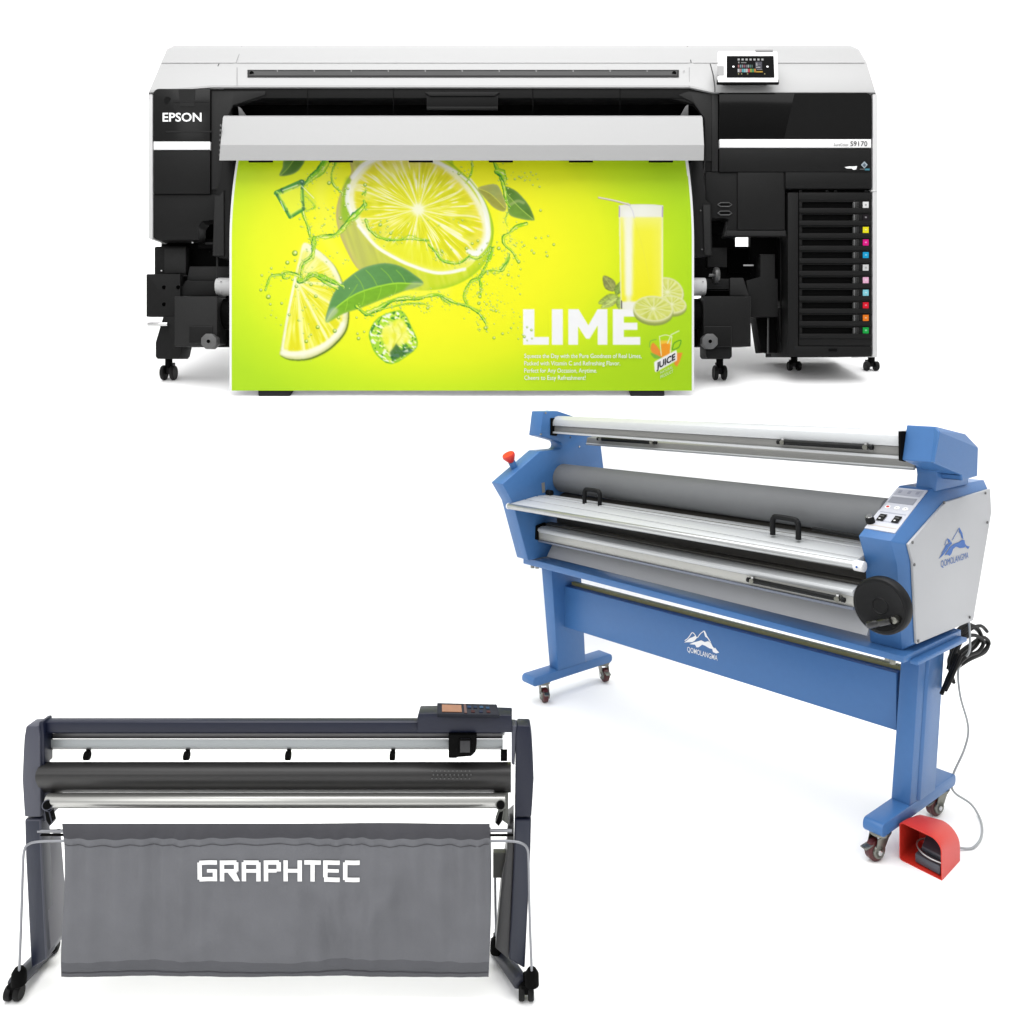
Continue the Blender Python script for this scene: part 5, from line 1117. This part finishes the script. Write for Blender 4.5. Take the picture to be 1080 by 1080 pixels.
# end posts
def post(sgn, uo):
    # outer dark casing
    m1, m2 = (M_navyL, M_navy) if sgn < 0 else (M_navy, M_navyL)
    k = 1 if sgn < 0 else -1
    f = lambda d: uo + k * d
    mb = MB()
    outl = [(f(3.5), 766), (f(17), 765.5), (f(18.5), 776), (f(19.5), 862), (f(21), 900), (f(27), 1012), (f(8), 1024), (f(2), 900), (f(2), 862), (f(1), 848), (f(-.5), 822), (f(.5), 795), (f(1.5), 778)]
    up_ = [q for q in outl if q[1] <= 864]; lo_ = [(f(19.5), 864.2), (f(20.5), 900), (f(26), 1012), (f(9), 1022), (f(3), 900), (f(2.2), 864.2)]
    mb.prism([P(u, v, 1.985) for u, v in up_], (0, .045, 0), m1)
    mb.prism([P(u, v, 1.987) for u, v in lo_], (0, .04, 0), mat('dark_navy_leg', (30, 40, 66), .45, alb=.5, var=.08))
    o = mb.build('end_post', ct, .004)
    mb = MB()
    if sgn < 0: q = [(f(17.2), 761.5), (f(22), 761), (f(23), 778), (f(23), 808), (f(19.8), 808)]
    else: q = [(f(17.2), 766), (f(23), 765.5), (f(23), 806), (f(19.8), 808)]
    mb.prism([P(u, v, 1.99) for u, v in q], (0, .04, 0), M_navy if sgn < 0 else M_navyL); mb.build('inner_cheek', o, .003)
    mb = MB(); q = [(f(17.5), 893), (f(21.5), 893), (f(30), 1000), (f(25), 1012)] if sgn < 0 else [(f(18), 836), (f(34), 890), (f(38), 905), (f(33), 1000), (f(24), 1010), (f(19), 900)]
    if sgn > 0: q = [(f(20.5), 866), (f(27), 872), (f(28), 900), (f(33), 925), (f(40), 1000), (f(26), 1012), (f(20.5), 900)]
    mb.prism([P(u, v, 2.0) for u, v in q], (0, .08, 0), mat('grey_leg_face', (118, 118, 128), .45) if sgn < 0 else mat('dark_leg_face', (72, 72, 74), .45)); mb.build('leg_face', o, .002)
    return o
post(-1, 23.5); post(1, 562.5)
# small brackets under the platen
for us_p, sg in (((42, 47, 52, 57), 1), ((536, 531, 526, 520), -1)):
    a_, b_, c_, d_ = us_p
    mb = MB(); mb.ppoly([(a_, 836), (d_ - sg * 2, 836), (d_, 842), (b_ + sg * 3, 852), (b_ + sg * 1, 866), (a_, 870)], 2.0, .06, M_navyL if sg > 0 else mat('olive_grey_bracket', (128, 130, 124), .45, .2))
    mb.ppoly([(b_ - sg * 1, 854), (c_, 856), (d_ - sg * 2, 868), (c_, 872), (b_ + sg * 1, 866)], 1.985, .02, M_black3); mb.cyl(P(c_ - sg * 2, 849, 1.99), P(c_ - sg * 2, 849, 1.965), .012, M_black3, 14)
    mb.build('roll_bracket', ct, .002)
# feet
def foot(front, rear, front2, cap):
    (u0, v0), (u1, v1) = front, rear
    Yf, Yr = 1.975, 2.13
    a_ = P(u0, v0, Yf); b_ = P(u1, v1, Yr); d = (b_ - a_).normalized(); n_ = Vector((0, 0, 1)); sd = d.cross(n_).normalized()
    rr = .0175
    sec = [(math.cos(math.radians(45 * k)) * rr * 1.15, math.sin(math.radians(45 * k)) * rr) for k in range(8)]
    mb = MB(); mb.loft([a_ + sd * x + n_ * y for x, y in sec], [b_ + sd * x + n_ * y for x, y in sec], mat('foot_grey', (46, 49, 64), .45)); o = mb.build('foot', ct, .003)
    return a_, b_
def ccast(u, v, Y, r, dx=0):
    z = r; c_ = Vector(((u - 540) * Y / F, Y, z)); mb = MB()
    mb.cyl(c_ + Vector((0, .01, .0)), c_ + Vector((0, .01, r + .02)), .009, M_black3, 10); mb.box(c_.x - .012, c_.x + .012, Y - .01, Y + .02, z, z + r + .004, M_black3)
    o = mb.build('caster', ct, .002)
    for sg in (-1, 1):
        mb = MB(); mb.lathe(c_ + Vector((sg * .004 if sg > 0 else -.018, 0, 0)), (1, 0, 0), [(0, .004), (0, r * .9), (.003, r), (.011, r), (.014, r * .9), (.014, .004)], M_tyre, 22); mb.build('wheel', o)
foot((16, 1037), (52, 1000), 0, 0); foot((549, 1036), (524, 1000), 0, 0)
ccast(15, 0, 1.972, .0175); ccast(555, 0, 1.972, .0175); ccast(53, 0, 2.13, .0175); ccast(525, 0, 2.13, .0175)
for u, v, Y in ((20, 1029, 1.96), (561, 1030, 1.96), (53, 994, 2.09), (524, 996, 2.09)):
    mb = MB(); a_ = P(u, v, Y); mb.lathe(a_ + Vector((0, 0, -.022)), (0, 0, 1), [(0, .012), (.004, .017), (.03, .016), (.040, .010), (.042, .001)], M_black3, 16); mb.build('rod_socket', ct)
# basket rods
M_rod = mat('bright_rod', (176, 178, 184), .35, .6, alb=.6, var=.04)
mb = MB(); mb.tube([P(*q) for q in ((20, 1030, 1.955), (22, 980, 1.945), (24, 920, 1.94), (25.5, 897, 1.94), (31, 890, 1.94), (42, 887.5, 1.94), (60, 887, 1.94))] + [P(u, 886.6, 1.94) for u in range(110, 500, 60)] + [P(*q) for q in ((512, 887, 1.94), (536, 887, 1.94), (549, 889, 1.94), (556, 895, 1.94), (557.5, 910, 1.94), (558.5, 960, 1.945), (561, 1030, 1.955))], .0030, M_rod, 10, 5)
mb.tube([P(*q) for q in ((46.5, 905, 2.1), (48, 925, 2.1), (51, 970, 2.1), (53, 995, 2.09))], .0034, M_rod, 8, 4); mb.tube([P(*q) for q in ((522, 905, 2.1), (522.5, 950, 2.1), (523.5, 995, 2.09))], .0034, M_rod, 8, 4)
mb.build('basket_frame', ct, smooth=60)
mb = MB()
for a_, b_, v, m_, rr in ((43, 68, 880.5, M_black3, .003), (513, 542, 880.8, M_black3, .003), (516, 540, 876, M_rod, .004), (40, 68, 876.5, M_rod, .004)): mb.cyl(P(a_, v, 1.99), P(b_, v, 1.99), rr, m_, 10)
mb.build_each('cross_rod', ct)
mb = MB(); mb.ppoly([(520, 900), (541, 900), (540, 926), (520, 926)], 2.03, .02, mat('grey_plate', (100, 101, 96), .5)); mb.build('rear_plate', ct, .001)
# cloth basket
def bagY(u, v):
    x = (u - 65) / 450; y = (v - 868) / 162; ew = min(1, max(0, y) / .14) * (1 - .8 * max(0, (y - .85) / .15))
    Y = 1.93 + .012 * y
    Y -= .014 * math.sin(math.pi * min(1, max(0, y)))
    ph = 3.1 * math.sin(x * 7.3) + 2.2 * math.sin(x * 17.1 + 1.3)
    tm = math.exp(-((x - .51) / .27) ** 6 - ((v - 918) / 24) ** 4)
    am = .0042 * ew * (1 - .95 * tm) * (0.4 + .6 * math.exp(-((y - .25) / .3) ** 2)) 
    Y += am * math.sin(x * 120 + ph) + .0042 * ew * (1 - .95 * tm) * math.sin(x * 31 + ph * .7 + y * 1.5) * (1 - .35 * y)
    Y += .0065 * ew * (1 - .9 * tm) * math.sin(x * 13 + 4 * y + 1.1) * y + .0032 * math.sin(9 * (x - .55) + 8 * y) * math.exp(-((x - .78) / .18) ** 2)
    for fx, fy, fw, sl, fa in ((.16, .6, .035, .3, .008), (.33, .78, .04, -.9, .007), (.62, .72, .03, .35, -.011), (.74, .55, .03, -.6, .010), (.86, .45, .04, .5, .008), (.93, .7, .03, -.2, -.008), (.5, .82, .05, 1.1, .006)):
        dx = (x - fx) - sl * (y - fy) * .3; Y -= 1.7 * fa * ew * (1 - .95 * tm) * math.exp(-(dx / fw) ** 2 - ((y - fy) / .22) ** 2)
    if y < .13: Y -= .004 * math.sin(math.pi * y / .13)
    Y += .02 * max(0, (y - .93) / .07) ** 2
    return Y
_yr = {}
def yref(v):
    k = round(v, 2)
    if k not in _yr: _yr[k] = sum(bagY(65 + 450 * i / 40, v) for i in range(41)) / 41
    return _yr[k]
def bagedge(v):
    y = (v - 868) / 162
    return 65.5 + .8 * math.sin(y * 5), 516.5 - 2.2 * y + 2.2 * math.sin(y * 2.6) * .9
mb = MB(); NU, NV = 220, 70
grid = []
for j in range(NV + 1):
    v = 868.5 + 161.5 * j / NV; a_, b_ = bagedge(v); row = []
    for i in range(NU + 1):
        u = a_ + (b_ - a_) * i / NU; Y = bagY(u, v); vv = v + .35 * math.sin(i * .09) * (j / NV) ** 4
        # keep heights and widths true to a flat hanging cloth: only the depth ripples
        q = P(u, vv, yref(v)); row.append(Vector((q.x, Y, q.z)))
    grid.append(row)
mb.rings(grid, M_bag, caps=False, closed=False); k_ = mb.mi(M_bagD)
for j in range(7):
    for i in range(NU): mb.m[j * NU + i] = k_
k2_ = mb.mi(mat('bottom_hem', (116, 117, 122), .85, var=.1, bump=.35, scale=14, spec=.1))
for j in range(63, NV):
    for i in range(NU): mb.m[j * NU + i] = k2_
# back layer and bottom fold of the basket
back = [[Vector((q.x * .995, 1.975 + .03 * (1 - j / NV), q.z - .05 * (1 - j / NV))) for q in grid[j][::20]] for j in range(0, NV + 1, 10)]
mb.rings(back, M_bag, caps=False, closed=False)
me_o = mb.build('cloth_basket', ct, smooth=180)
mb = MB()
def seamline(v, w_):
    pr_ = None
    for i in range(0, 91):
        a_, b_ = bagedge(v); u = a_ + 1 + (b_ - a_ - 2) * i / 90; q = P(u, v, yref(v)); q2 = P(u, v + w_, yref(v + w_)); Y = bagY(u, v) - .0012
        cur = (Vector((q.x, Y, q.z)), Vector((q2.x, Y, q2.z)))
        if pr_: mb.face([pr_[0], cur[0], cur[1], pr_[1]], MATS['dark_hem'])
        pr_ = cur
seamline(891, .8); seamline(1024.5, .7)
mb.build_each('stitched_seam', me_o)
# GRAPHTEC lettering: squared strokes laid on the cloth
mb = MB()
def lrect(u0, v0, u1, v1):
    n_ = max(1, int(abs(u1 - u0) / 3)); 
    for i in range(n_):
        a_ = u0 + (u1 - u0) * i / n_; b_ = u0 + (u1 - u0) * (i + 1) / n_
        mm = max(1, int(abs(v1 - v0) / 3))
        for j in range(mm):
            c_ = v0 + (v1 - v0) * j / mm; d_ = v0 + (v1 - v0) * (j + 1) / mm
            pts = []
            for u, v in ((a_, c_), (b_, c_), (b_, d_), (a_, d_)):
                q = P(u, v, yref(v)); pts.append(Vector((q.x, bagY(u, v) - .0022, q.z)))
            mb.face(pts, M_text)
st = 4.6; T0, B0_ = 907.2, 929.5; Mi = 917
def letter(x, w_, kind):
    l, r = x, x + w_; m_ = st
    if kind == 'G': lrect(l + 2, T0, r, T0 + m_); lrect(l, T0 + 2, l + m_, B0_ - 2); lrect(l + 2, B0_ - m_, r, B0_); lrect(r - m_, Mi - .5, r, B0_ - m_); lrect(l + w_ * .48, Mi - .5, r - m_, Mi + 3.2)
    if kind in 'RAP':
        lrect(l if kind != 'A' else l + 2, T0, r - 2, T0 + m_); lrect(l, T0 + (m_ if kind != 'A' else 2), l + m_, B0_); lrect(r - m_, T0 + 2, r, Mi + (3 if kind != 'A' else 0) - 1); lrect(l + m_, Mi - .6, r - m_, Mi + 3.2)
        if kind == 'A': lrect(r - m_, Mi - 1, r, B0_)
        if kind == 'R': mb.face([Vector((P(u, v, yref(v)).x, bagY(u, v) - .0023, P(u, v, yref(v)).z)) for u, v in ((l + w_ * .42, Mi + 3), (r - 3, Mi + 2), (r + 1.5, B0_), (r - 4.5, B0_))], M_text)
        if kind == 'R': mb.face([Vector((P(u, v, yref(v)).x, bagY(u, v) - .0021, P(u, v, yref(v)).z)) for u, v in ((r - 7, Mi), (r - 3, Mi), (r - 1, Mi + 3), (r - 5, Mi + 4))], M_text)
    if kind == 'H': lrect(l, T0, l + m_, B0_); lrect(r - m_, T0, r, B0_); lrect(l + m_, Mi - .8, r - m_, Mi + 3.2)
    if kind == 'T': lrect(l, T0, r, T0 + m_); lrect((l + r) / 2 - m_ / 2, T0 + m_, (l + r) / 2 + m_ / 2, B0_)
    if kind == 'E': lrect(l, T0, r, T0 + m_); lrect(l, T0 + m_, l + m_, B0_ - m_); lrect(l + 1, B0_ - m_, r, B0_); lrect(l + m_, Mi - .8, r - 1, Mi + 2.8)
    if kind == 'C': lrect(l + 2, T0, r, T0 + m_); lrect(l, T0 + 2, l + m_, B0_ - 2); lrect(l + 2, B0_ - m_, r, B0_)
for x, w_, k in ((208.5, 20.5, 'G'), (232, 19.5, 'R'), (255, 20, 'A'), (278.3, 18, 'P'), (299, 19.5, 'H'), (321, 17.5, 'T'), (341, 17.5, 'E'), (362, 17.5, 'C')): letter(x, w_, k)
mb.build('lettering', me_o)
# cutting carriage and control panel
mb = MB(); mb.ppoly([(473, 775), (502, 775), (502, 793), (497, 798), (483, 799), (481, 800), (473, 800)], 1.975, .05, M_black3); mb.pbox(484, 780, 497, 795, 1.968, .02, mat('carriage_face', (32, 32, 38), .4)); mb.build('tool_carriage', ct, .003)
mb = MB(); mb.ppoly([(440, 757.5), (441, 753), (462, 752.5), (540, 755), (540, 773), (440, 773)], 1.985, .05, M_navy); hp = mb.build('panel_base', ct, .003)
mb = MB(); A = [P(461, 741, 1.985), P(524, 742.5, 1.985), P(527, 754, 1.955), P(461, 753, 1.955)]; slab(mb, A, 0, 0, 1, 1, 0, .012, mat('panel_navy', (24, 32, 52), .5, alb=.35, var=.2, scale=20, spec=.2)); cpn = mb.build('control_panel', hp, .002)
mb = MB(); slab(mb, A, .08, .2, .40, .82, .0015, .003, mat('amber_screen', (215, 135, 65), .4, alb=.32, var=.35, scale=40)); mb.build('display', cpn)
mb = MB()
for k, (s, t, c_) in enumerate(((.50, .25, (60, 100, 160)), (.6, .25, (50, 80, 120)), (.7, .25, (80, 140, 190)), (.8, .3, (60, 120, 170)), (.55, .65, (110, 50, 50)), (.68, .65, (50, 70, 110)), (.8, .65, (120, 60, 60)))): slab(mb, A, s, t, s + .06, t + .18, .0015, .002, flat('key_%d' % k, tuple(int(x * .6) for x in c_)))
mb.build_each('key', cpn)
mb = MB(); slab(mb, A, .44, .1, .48, .9, .002, .003, mat('brown_divider', (90, 45, 30), .5)); mb.build('divider', cpn)
